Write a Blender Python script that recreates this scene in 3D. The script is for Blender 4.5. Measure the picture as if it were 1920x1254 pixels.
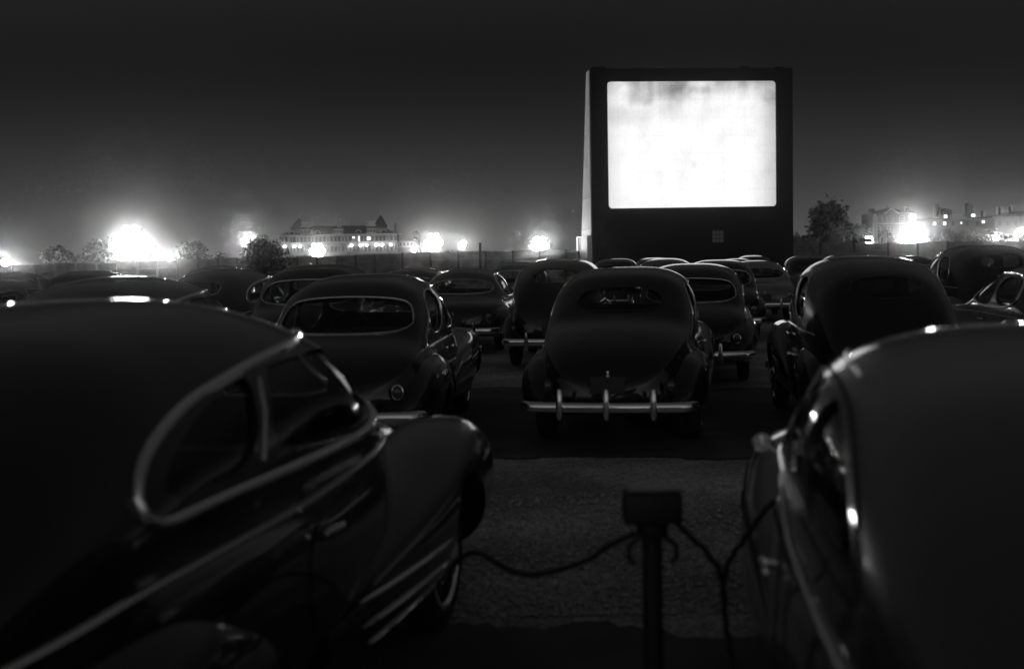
import bpy, bmesh, math, random
import numpy as np
from mathutils import Vector, Matrix, Euler
from mathutils.bvhtree import BVHTree

for o in list(bpy.data.objects):
    bpy.data.objects.remove(o, do_unlink=True)
scene = bpy.context.scene
COL = scene.collection
R = math.radians

# ------------------------------------------------------------------ camera
CAM_H = 1.82
FPX = 2400.0                      # focal length in pixels of the 1920 px frame
PITCH, ROLL = R(3.5), R(-1.0)
cam_d = bpy.data.cameras.new('camera')
cam = bpy.data.objects.new('camera', cam_d)
COL.objects.link(cam)
cam_d.sensor_width = 36.0
cam_d.lens = FPX / 1920.0 * 36.0
cam_d.clip_start = 0.05
cam_d.clip_end = 6000
CAM_ROT = (Matrix.Rotation(math.pi / 2 - PITCH, 3, 'X') @ Matrix.Rotation(ROLL, 3, 'Z'))
cam.rotation_euler = CAM_ROT.to_euler()
cam.location = (0, 0, CAM_H)
cam_d.dof.use_dof = True
cam_d.dof.focus_distance = 26.0
cam_d.dof.aperture_fstop = 2.0
scene.camera = cam

# ------------------------------------------------------------------ night sky
world = bpy.data.worlds.new('World')
scene.world = world
world.use_nodes = True
wn, wl = world.node_tree.nodes, world.node_tree.links
wn.clear()
w_out = wn.new('ShaderNodeOutputWorld')
w_bg = wn.new('ShaderNodeBackground')
w_sky = wn.new('ShaderNodeTexSky')
w_sky.sky_type = 'NISHITA'
w_sky.sun_disc = False
w_sky.sun_elevation = R(-4.0)      # the last dusk lies behind the camera
w_sky.sun_rotation = R(180)
w_sky.dust_density = 1.0
w_bw = wn.new('ShaderNodeRGBToBW')
wl.new(w_sky.outputs[0], w_bw.inputs[0])
w_mul = wn.new('ShaderNodeMath')
w_mul.operation = 'MULTIPLY'
w_mul.inputs[1].default_value = 1.15
wl.new(w_bw.outputs[0], w_mul.inputs[0])
# town glow along the whole horizon, the same in every direction: GLOW * exp(-height / H)
w_tc = wn.new('ShaderNodeTexCoord')
w_sep = wn.new('ShaderNodeSeparateXYZ')
wl.new(w_tc.outputs['Generated'], w_sep.inputs[0])


def w_math(op, a, b):
    n = wn.new('ShaderNodeMath')
    n.operation = op
    for i, v in enumerate((a, b)):
        if isinstance(v, (int, float)):
            n.inputs[i].default_value = v
        else:
            wl.new(v, n.inputs[i])
    return n.outputs[0]


w_h = w_math('MAXIMUM', w_sep.outputs['Z'], 0.0)
w_glow = w_math('MULTIPLY', w_math('POWER', 2.71828, w_math('MULTIPLY', w_h, -1 / 0.052)), 0.06)
wl.new(w_math('ADD', w_mul.outputs[0], w_glow), w_bg.inputs[0])
w_bg.inputs[1].default_value = 1.0
wl.new(w_bg.outputs[0], w_out.inputs[0])

# ------------------------------------------------------------------ exposure, engine
vs = scene.view_settings
vs.view_transform = 'Standard'
vs.look = 'None'
vs.exposure = 0.95
vs.gamma = 1.0
scene.cycles.use_denoising = True
scene.cycles.max_bounces = 5
scene.cycles.diffuse_bounces = 2
scene.cycles.glossy_bounces = 3
scene.cycles.adaptive_threshold = 0.03
scene.cycles.volume_bounces = 0
scene.cycles.transparent_max_bounces = 24
scene.cycles.sample_clamp_indirect = 6.0
scene.cycles.caustics_reflective = False
scene.cycles.caustics_refractive = False

HAZE_DENSITY = 0.0004



def at(px, py, depth):
    """point seen at a 1920x1254 pixel at depth Y (metres)"""
    v = CAM_ROT @ Vector(((px - 960) / FPX, -(py - 627) / FPX, -1))
    v = v * (depth / v.y)
    return Vector((v.x, v.y, v.z + CAM_H))


# ------------------------------------------------------------------ materials
MATS = {}


def mat(name, base, rough=0.6, metal=0.0, spec=0.5, coat=0.0, noise=0.0, nscale=5.0, bump=0.0, bscale=40.0, emit=0.0):
    m = bpy.data.materials.new(name)
    m.use_nodes = True
    nt = m.node_tree
    b = nt.nodes['Principled BSDF']
    b.inputs['Base Color'].default_value = (base, base, base, 1)
    b.inputs['Roughness'].default_value = rough
    b.inputs['Metallic'].default_value = metal
    b.inputs['Specular IOR Level'].default_value = spec
    if coat:
        b.inputs['Coat Weight'].default_value = coat
        b.inputs['Coat Roughness'].default_value = 0.06
    tc = nt.nodes.new('ShaderNodeTexCoord')
    if noise:
        n = nt.nodes.new('ShaderNodeTexNoise')
        n.inputs['Scale'].default_value = nscale
        n.inputs['Detail'].default_value = 6
        nt.links.new(tc.outputs['Object'], n.inputs['Vector'])
        mr = nt.nodes.new('ShaderNodeMapRange')
        mr.inputs['From Min'].default_value = 0.3
        mr.inputs['From Max'].default_value = 0.7
        mr.inputs['To Min'].default_value = base * (1 - noise)
        mr.inputs['To Max'].default_value = base * (1 + noise)
        nt.links.new(n.outputs['Fac'], mr.inputs['Value'])
        nt.links.new(mr.outputs[0], b.inputs['Base Color'])
    if bump:
        n2 = nt.nodes.new('ShaderNodeTexNoise')
        n2.inputs['Scale'].default_value = bscale
        n2.inputs['Detail'].default_value = 8
        nt.links.new(tc.outputs['Object'], n2.inputs['Vector'])
        bp = nt.nodes.new('ShaderNodeBump')
        bp.inputs['Strength'].default_value = bump
        bp.inputs['Distance'].default_value = 0.03
        nt.links.new(n2.outputs['Fac'], bp.inputs['Height'])
        nt.links.new(bp.outputs[0], b.inputs['Normal'])
    if emit:
        b.inputs['Emission Color'].default_value = (1, 1, 1, 1)
        b.inputs['Emission Strength'].default_value = emit
    MATS[name] = m
    return m


def paint_mat():
    m = mat('car_paint', 0.02, rough=0.32, spec=0.15, coat=1.0)
    nt = m.node_tree
    b = nt.nodes['Principled BSDF']
    oi = nt.nodes.new('ShaderNodeObjectInfo')
    nt.links.new(oi.outputs['Color'], b.inputs['Base Color'])
    # road dust and dulled wax: uneven gloss
    tc = nt.nodes['Texture Coordinate'] if 'Texture Coordinate' in nt.nodes else nt.nodes.new('ShaderNodeTexCoord')
    n = nt.nodes.new('ShaderNodeTexNoise')
    n.inputs['Scale'].default_value = 3.0
    n.inputs['Detail'].default_value = 8
    nt.links.new(tc.outputs['Object'], n.inputs['Vector'])
    mr = nt.nodes.new('ShaderNodeMapRange')
    mr.inputs['To Min'].default_value = 0.22
    mr.inputs['To Max'].default_value = 0.42
    nt.links.new(n.outputs['Fac'], mr.inputs['Value'])
    nt.links.new(mr.outputs[0], b.inputs['Roughness'])
    return m


def glass_mat(name, tint, refl=0.0):
    m = bpy.data.materials.new(name)
    m.use_nodes = True
    nt = m.node_tree
    nt.nodes.clear()
    out = nt.nodes.new('ShaderNodeOutputMaterial')
    mix = nt.nodes.new('ShaderNodeMixShader')
    tr = nt.nodes.new('ShaderNodeBsdfTransparent')
    tr.inputs[0].default_value = (tint, tint, tint, 1)
    gl = nt.nodes.new('ShaderNodeBsdfGlossy')
    gl.inputs['Roughness'].default_value = 0.04
    fr = nt.nodes.new('ShaderNodeFresnel')
    fr.inputs[0].default_value = 1.5
    geo = nt.nodes.new('ShaderNodeNewGeometry')      # same reflectance on both faces of the thin pane
    ior = nt.nodes.new('ShaderNodeMapRange')
    ior.inputs['To Min'].default_value = 1.5
    ior.inputs['To Max'].default_value = 1 / 1.5
    nt.links.new(geo.outputs['Backfacing'], ior.inputs['Value'])
    nt.links.new(ior.outputs[0], fr.inputs[0])
    nt.links.new(fr.outputs[0], mix.inputs[0])
    nt.links.new(tr.outputs[0], mix.inputs[1])
    nt.links.new(gl.outputs[0], mix.inputs[2])
    nt.links.new(mix.outputs[0], out.inputs[0])
    MATS[name] = m
    return m


def emit_mat(strength, name='lamp_light'):
    m = bpy.data.materials.new(name)
    m.use_nodes = True
    nt = m.node_tree
    nt.nodes.clear()
    out = nt.nodes.new('ShaderNodeOutputMaterial')
    e = nt.nodes.new('ShaderNodeEmission')
    e.inputs[1].default_value = strength
    nt.links.new(e.outputs[0], out.inputs[0])
    return m


M_PAINT = paint_mat()
M_CHROME = mat('chrome', 0.93, rough=0.045, metal=1.0)


def aged_chrome(m):
    """bright plating with a fine scratched haze: a sharp and a broad reflection together"""
    nt = m.node_tree
    out = nt.nodes['Material Output']
    p = nt.nodes['Principled BSDF']
    g = nt.nodes.new('ShaderNodeBsdfAnisotropic')
    g.inputs['Color'].default_value = (.93, .93, .93, 1)
    g.inputs['Roughness'].default_value = .27
    mix = nt.nodes.new('ShaderNodeMixShader')
    mix.inputs[0].default_value = .5
    nt.links.new(p.outputs[0], mix.inputs[1])
    nt.links.new(g.outputs[0], mix.inputs[2])
    nt.links.new(mix.outputs[0], out.inputs[0])


aged_chrome(M_CHROME)
M_GLASS = glass_mat('car_glass', 0.6)
M_LINER = mat('headliner_cloth', 0.03, rough=0.95)
M_RUBBER = mat('rubber', 0.02, rough=0.8)
M_SEAT = mat('seat_cloth', 0.06, rough=0.9, noise=0.3, nscale=30)
M_DASH = mat('dark_bakelite', 0.03, rough=0.4)
M_LENS = mat('lamp_lens', 0.05, rough=0.12, coat=0.5)
M_PLATE = mat('plate_enamel', 0.035, rough=0.4)
M_BLACK = mat('black_stain', 0.012, rough=0.9, noise=0.3, nscale=0.4)
M_WHITEBOARD = mat('white_boards', 0.8, rough=0.7, noise=0.12, nscale=0.8, bump=0.2, bscale=3)
M_WOOD = mat('weathered_wood', 0.16, rough=0.85, noise=0.45, nscale=1.3, bump=0.3, bscale=12)
M_WOODPOST = mat('pale_post_wood', 0.3, rough=0.85, noise=0.3, nscale=3)
M_WOODDARK = mat('dark_post_wood', 0.05, rough=0.9, noise=0.3, nscale=3)
M_BRICK = mat('brick_wall', 0.26, rough=0.9, noise=0.25, nscale=0.5, bump=0.3, bscale=6)
M_BRICKDARK = mat('dark_brick_wall', 0.07, rough=0.9, noise=0.25, nscale=0.5)
M_STONE = mat('pale_stone', 0.6, rough=0.8, noise=0.1, nscale=1)
M_SLATE = mat('roof_slate', 0.03, rough=0.6, noise=0.35, nscale=1.2, bump=0.3, bscale=5)
M_PANE = mat('dark_window_pane', 0.04, rough=0.15)
M_METAL = mat('painted_metal', 0.2, rough=0.5, metal=0.3)
M_METALW = mat('white_painted_metal', 0.75, rough=0.5)
M_METALD = mat('dark_iron', 0.03, rough=0.6, metal=0.3)
M_BARK = mat('bark', 0.06, rough=0.95, noise=0.4, nscale=3, bump=0.5, bscale=10)
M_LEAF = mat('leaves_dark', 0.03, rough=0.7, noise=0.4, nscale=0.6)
M_LEAF_LIT = mat('leaves_lit', 0.13, rough=0.7, noise=0.35, nscale=0.6)  # paler tone paints the floodlight into the leaf colour
M_CABLE = mat('cable_rubber', 0.012, rough=0.7)
M_LITWIN = emit_mat(1.6, 'lit_window')
M_ASPHALT_SHADE = mat('asphalt_shade', 0.09, rough=0.85, noise=0.35, nscale=1.5, bump=0.6, bscale=60)  # also painted as the car shadow under the second row


def gravel_mat():
    m = mat('gravel', 0.2, rough=0.95)
    nt = m.node_tree
    b = nt.nodes['Principled BSDF']
    tc = nt.nodes.new('ShaderNodeTexCoord')
    v = nt.nodes.new('ShaderNodeTexVoronoi')
    v.inputs['Scale'].default_value = 38
    nt.links.new(tc.outputs['Object'], v.inputs['Vector'])
    n = nt.nodes.new('ShaderNodeTexNoise')
    n.inputs['Scale'].default_value = 0.9
    n.inputs['Detail'].default_value = 8
    nt.links.new(tc.outputs['Object'], n.inputs['Vector'])
    bw = nt.nodes.new('ShaderNodeRGBToBW')
    nt.links.new(v.outputs['Color'], bw.inputs[0])
    mul = nt.nodes.new('ShaderNodeMath')
    mul.operation = 'MULTIPLY'
    nt.links.new(bw.outputs[0], mul.inputs[0])
    nt.links.new(n.outputs['Fac'], mul.inputs[1])
    mr = nt.nodes.new('ShaderNodeMapRange')
    mr.inputs['From Max'].default_value = 0.5
    mr.inputs['To Min'].default_value = 0.22
    mr.inputs['To Max'].default_value = 0.75
    nt.links.new(mul.outputs[0], mr.inputs['Value'])
    st = nt.nodes.new('ShaderNodeTexNoise')          # oil stains and worn wheel paths
    st.inputs['Scale'].default_value = 0.55
    st.inputs['Detail'].default_value = 5
    nt.links.new(tc.outputs['Object'], st.inputs['Vector'])
    sr = nt.nodes.new('ShaderNodeMapRange')
    sr.inputs['From Min'].default_value = 0.36
    sr.inputs['From Max'].default_value = 0.6
    sr.inputs['To Min'].default_value = 0.45
    nt.links.new(st.outputs['Fac'], sr.inputs['Value'])
    mx = nt.nodes.new('ShaderNodeMath')
    mx.operation = 'MULTIPLY'
    nt.links.new(mr.outputs[0], mx.inputs[0])
    nt.links.new(sr.outputs[0], mx.inputs[1])
    nt.links.new(mx.outputs[0], b.inputs['Base Color'])
    bp = nt.nodes.new('ShaderNodeBump')
    bp.inputs['Strength'].default_value = 0.9
    bp.inputs['Distance'].default_value = 0.02
    nt.links.new(v.outputs['Distance'], bp.inputs['Height'])
    nt.links.new(bp.outputs[0], b.inputs['Normal'])
    return m


M_GRAVEL = gravel_mat()


def screen_mat():
    """white screen with the faint blocks of the projected picture"""
    m = bpy.data.materials.new('screen_picture')
    m.use_nodes = True
    nt = m.node_tree
    nt.nodes.clear()
    N, L = nt.nodes.new, nt.links.new
    out = N('ShaderNodeOutputMaterial')
    em = N('ShaderNodeEmission')
    tc = N('ShaderNodeTexCoord')
    sep = N('ShaderNodeSeparateXYZ')
    L(tc.outputs['Object'], sep.inputs[0])

    def math_(op, a, b=None, c=None, clamp=False):
        n = N('ShaderNodeMath')
        n.operation = op
        n.use_clamp = clamp
        for i, v in enumerate((a, b, c)):
            if v is None:
                continue
            if isinstance(v, (int, float)):
                n.inputs[i].default_value = v
            else:
                L(v, n.inputs[i])
        return n.outputs[0]

    def smooth(v, lo, hi):
        n = N('ShaderNodeMapRange')
        n.interpolation_type = 'SMOOTHSTEP'
        n.inputs['From Min'].default_value = lo
        n.inputs['From Max'].default_value = hi
        L(v, n.inputs['Value'])
        return n.outputs[0]
    X, Z = sep.outputs['X'], sep.outputs['Z']   # object space, metres, centre 0; half size 6.55 x 4.95

    def box(x0, x1, z0, z1, s=0.15):
        a = math_('MULTIPLY', smooth(X, x0 - s, x0 + s), math_('SUBTRACT', 1.0, smooth(X, x1 - s, x1 + s)))
        b = math_('MULTIPLY', smooth(Z, z0 - s, z0 + s), math_('SUBTRACT', 1.0, smooth(Z, z1 - s, z1 + s)))
        return math_('MULTIPLY', a, b)

    def noise(scale, detail=6, sx=1, sz=1):
        mp = N('ShaderNodeMapping')
        mp.inputs['Scale'].default_value = (sx, 1, sz)
        L(tc.outputs['Object'], mp.inputs[0])
        n = N('ShaderNodeTexNoise')
        n.inputs['Scale'].default_value = scale
        n.inputs['Detail'].default_value = detail
        L(mp.outputs[0], n.inputs['Vector'])
        return n.outputs['Fac']
    dark = None
    n1 = smooth(noise(0.5), 0.35, 0.7)
    n2 = smooth(noise(0.55, 8, 3.0, 0.5), 0.35, 0.7)
    tops = smooth(Z, 0.6, 5.2)
    terms = [
        (math_('MULTIPLY', tops, n1), 0.26),
        (math_('MULTIPLY', tops, n2), 0.07),
        (box(-5.0, -3.05, 3.1, 6, 0.3), 0.22),
        (box(-3.0, -0.2, 3.7, 6, 0.6), 0.30),
        (box(-2.6, -0.4, 2.2, 6, 0.9), 0.10),
        (box(-6.8, -3.2, 1.6, 2.9, 0.5), 0.10),
        (box(-0.25, 1.45, 3.95, 4.45, 0.2), 0.14),
        (box(1.7, 6.3, 4.2, 6, 0.6), 0.20),
        (box(0.0, 0.25, -1.75, -1.3, 0.3), 0.22),
        (smooth(X, 4.6, 6.9), 0.34),
        (math_('SUBTRACT', 1.0, smooth(X, -6.9, -5.2)), 0.18),
        (smooth(noise(0.7, 12, 1.0, .9), 0.45, 0.75), 0.07),
        (smooth(noise(5.0, 14, 1.1, .9), 0.42, 0.75), 0.05),
    ]
    for ax, pitch in ((X, 1.66), (Z, 1.39)):
        fr_ = math_('ABSOLUTE', math_('SUBTRACT', math_('FRACT', math_('MULTIPLY', ax, 1 / pitch)), 0.5))
        terms.append((math_('SUBTRACT', 1.0, smooth(fr_, 0.0, 0.035)), 0.05))
    for t, k in terms:
        v = math_('MULTIPLY', t, k)
        dark = v if dark is None else math_('ADD', dark, v)
    val = math_('SUBTRACT', 1.0, dark)
    val = math_('MAXIMUM', val, 0.25)
    val = math_('POWER', val, 1.4)
    val = math_('MULTIPLY', val, 0.545)
    L(val, em.inputs['Strength'])
    L(em.outputs[0], out.inputs[0])
    return m


M_SCREEN = screen_mat()


# ------------------------------------------------------------------ mesh helpers
def mesh_data(name, verts, faces, material=None, smooth=True, sharp=None):
    me = bpy.data.meshes.new(name)
    me.from_pydata([tuple(v) for v in verts], [], [tuple(f) for f in faces])
    if smooth:
        me.polygons.foreach_set('use_smooth', [True] * len(me.polygons))
        if sharp:
            me.set_sharp_from_angle(angle=R(sharp))
    if material:
        me.materials.append(material)
    me.update()
    return me


def link(name, me, parent=None, loc=None, rot=None):
    o = bpy.data.objects.new(name, me)
    COL.objects.link(o)
    if parent is not None:
        o.parent = parent
    if loc is not None:
        o.location = loc
    if rot is not None:
        o.rotation_euler = rot
    return o


def part(name, vf, material, parent=None, smooth=True, sharp=35, **kw):
    return link(name, mesh_data(name, vf[0], vf[1], material, smooth, sharp), parent, **kw)


def tag(o, label, cat, group=None):
    o['label'] = label
    o['category'] = cat
    if group:
        o['group'] = group
    return o


def struct(o, kind='structure'):
    o['kind'] = kind
    return o


def empty(name, loc=(0, 0, 0), rz=0.0):
    o = link(name, None, loc=loc, rot=(0, 0, rz))
    o.empty_display_size = 0.2
    return o


def join(*vfs):
    V, F = [], []
    for v, f in vfs:
        k = len(V)
        V += [tuple(p) for p in v]
        F += [tuple(i + k for i in q) for q in f]
    return V, F


def box(x0, x1, y0, y1, z0, z1):
    v = [(x0, y0, z0), (x1, y0, z0), (x1, y1, z0), (x0, y1, z0), (x0, y0, z1), (x1, y0, z1), (x1, y1, z1), (x0, y1, z1)]
    f = [(0, 3, 2, 1), (4, 5, 6, 7), (0, 1, 5, 4), (1, 2, 6, 5), (2, 3, 7, 6), (3, 0, 4, 7)]
    return v, f


def rbox(x0, x1, y0, y1, z0, z1, r=0.03, seg=2):
    bm = bmesh.new()
    v, f = box(x0, x1, y0, y1, z0, z1)
    bv = [bm.verts.new(p) for p in v]
    for q in f:
        bm.faces.new([bv[i] for i in q])
    bmesh.ops.bevel(bm, geom=bm.edges[:], offset=r, segments=seg, affect='EDGES', profile=0.5)
    bm.verts.index_update()
    out = ([tuple(p.co) for p in bm.verts], [tuple(x.index for x in q.verts) for q in bm.faces])
    bm.free()
    return out


def tube(pts, r, n=8, closed=False, caps=True):
    P = [Vector(p) for p in pts]
    m = len(P)
    rad = r if isinstance(r, (list, tuple)) else [r] * m
    V, F = [], []
    prev = None
    for i in range(m):
        if closed:
            t = P[(i + 1) % m] - P[i - 1]
        else:
            t = P[min(i + 1, m - 1)] - P[max(i - 1, 0)]
        if t.length < 1e-9:
            t = Vector((0, 0, 1))
        t.normalize()
        if prev is None:
            a = Vector((0, 0, 1)) if abs(t.z) < 0.9 else Vector((1, 0, 0))
            u = t.cross(a).normalized()
        else:
            u = (prev - t * prev.dot(t))
            u = u.normalized() if u.length > 1e-6 else t.orthogonal().normalized()
        prev = u
        w = t.cross(u)
        for k in range(n):
            a = 2 * math.pi * k / n
            V.append(P[i] + (u * math.cos(a) + w * math.sin(a)) * rad[i])
    rng = m if closed else m - 1
    for i in range(rng):
        for k in range(n):
            a, b = i * n + k, i * n + (k + 1) % n
            c, d = ((i + 1) % m) * n + (k + 1) % n, ((i + 1) % m) * n + k
            F.append((a, b, c, d))
    if caps and not closed:
        F.append(tuple(range(n - 1, -1, -1)))
        F.append(tuple((m - 1) * n + k for k in range(n)))
    return V, F


def lathe(profile, n=20, axis='z', centre=(0, 0, 0)):
    """profile: list of (radius, height)"""
    V, F = [], []
    for r_, h in profile:
        for k in range(n):
            a = 2 * math.pi * k / n
            p = (r_ * math.cos(a), r_ * math.sin(a), h)
            if axis == 'x':
                p = (p[2], p[0], p[1])
            elif axis == 'y':
                p = (p[1], p[2], p[0])
            V.append((p[0] + centre[0], p[1] + centre[1], p[2] + centre[2]))
    for i in range(len(profile) - 1):
        for k in range(n):
            F.append((i * n + k, i * n + (k + 1) % n, (i + 1) * n + (k + 1) % n, (i + 1) * n + k))
    F.append(tuple(range(n - 1, -1, -1)))
    F.append(tuple((len(profile) - 1) * n + k for k in range(n)))
    return V, F


def ball(c, r, sx=1, sy=1, sz=1, nu=10, nv=6):
    prof = [(r * math.sin(math.pi * (i + 0.001) / nv), -r * math.cos(math.pi * i / nv)) for i in range(nv + 1)]
    v, f = lathe([(max(a, 0.0005), b) for a, b in prof], nu)
    return [(p[0] * sx + c[0], p[1] * sy + c[1], p[2] * sz + c[2]) for p in v], f


def prism(poly, y0, y1):
    """poly in (x, z), extruded along y"""
    n = len(poly)
    V = [(x, y0, z) for x, z in poly] + [(x, y1, z) for x, z in poly]
    area = sum(poly[i][0] * poly[(i + 1) % n][1] - poly[(i + 1) % n][0] * poly[i][1] for i in range(n))
    F = [tuple(range(n)), tuple(range(2 * n - 1, n - 1, -1))]
    F += [(i, i + n, (i + 1) % n + n, (i + 1) % n) for i in range(n)]
    if (area < 0) == (y1 > y0):
        F = [tuple(reversed(f)) for f in F]
    return V, F


def chaikin(pts, it=3, closed=True):
    P = [np.array(p, float) for p in pts]
    for _ in range(it):
        Q = []
        n = len(P)
        rng = range(n) if closed else range(n - 1)
        if not closed:
            Q.append(P[0])
        for i in rng:
            a, b = P[i], P[(i + 1) % n]
            Q += [a * 0.75 + b * 0.25, a * 0.25 + b * 0.75]
        if not closed:
            Q.append(P[-1])
        P = Q
    return P


def resample(P, n, closed=True):
    P = np.array(P, float)
    if closed:
        P = np.vstack([P, P[:1]])
    d = np.r_[0, np.cumsum(np.linalg.norm(np.diff(P, axis=0), axis=1))]
    t = np.linspace(0, d[-1], n + 1)[:-1] if closed else np.linspace(0, d[-1], n)
    return np.stack([np.interp(t, d, P[:, k]) for k in range(P.shape[1])], 1)


def hermite(xs, ys, x):
    """monotone cubic through keyed values"""
    xs, ys = np.array(xs, float), np.array(ys, float)
    o = np.argsort(xs)
    xs, ys = xs[o], ys[o]
    h = np.diff(xs)
    d = np.diff(ys) / h
    m = np.zeros_like(ys)
    m[0], m[-1] = d[0], d[-1]
    for i in range(1, len(xs) - 1):
        if d[i - 1] * d[i] > 0:
            w1, w2 = 2 * h[i] + h[i - 1], h[i] + 2 * h[i - 1]
            m[i] = (w1 + w2) / (w1 / d[i - 1] + w2 / d[i])
    i = np.clip(np.searchsorted(xs, x) - 1, 0, len(xs) - 2)
    t = (x - xs[i]) / h[i]
    return ((2 * t ** 3 - 3 * t ** 2 + 1) * ys[i] + (t ** 3 - 2 * t ** 2 + t) * h[i] * m[i]
            + (-2 * t ** 3 + 3 * t ** 2) * ys[i + 1] + (t ** 3 - t ** 2) * h[i] * m[i + 1])


def boolean(vf, cut, op='DIFFERENCE', mi=None):
    a = link('tmp_a', mesh_data('tmp_a', vf[0], vf[1], None, False))
    if mi is not None:
        a.data.materials.append(M_PAINT)
        a.data.materials.append(M_LINER)
        a.data.polygons.foreach_set('material_index', mi)
    b = link('tmp_b', mesh_data('tmp_b', cut[0], cut[1], None, False))
    md = a.modifiers.new('b', 'BOOLEAN')
    md.operation = op
    md.object = b
    md.solver = 'EXACT'
    dg = bpy.context.evaluated_depsgraph_get()
    me = bpy.data.meshes.new_from_object(a.evaluated_get(dg))
    out = ([tuple(v.co) for v in me.vertices], [tuple(p.vertices) for p in me.polygons])
    mo = [min(p.material_index, 1) for p in me.polygons]
    bpy.data.objects.remove(a, do_unlink=True)
    bpy.data.objects.remove(b, do_unlink=True)
    bpy.data.meshes.remove(me)
    return out if mi is None else (out, mo)


def outward(vf):
    bm = bmesh.new()
    cv = [bm.verts.new(p) for p in vf[0]]
    for q in vf[1]:
        bm.faces.new([cv[i] for i in q])
    bmesh.ops.recalc_face_normals(bm, faces=bm.faces[:])
    bm.verts.index_update()
    out = ([tuple(v.co) for v in bm.verts], [tuple(v.index for v in q.verts) for q in bm.faces])
    bm.free()
    return out


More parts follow.
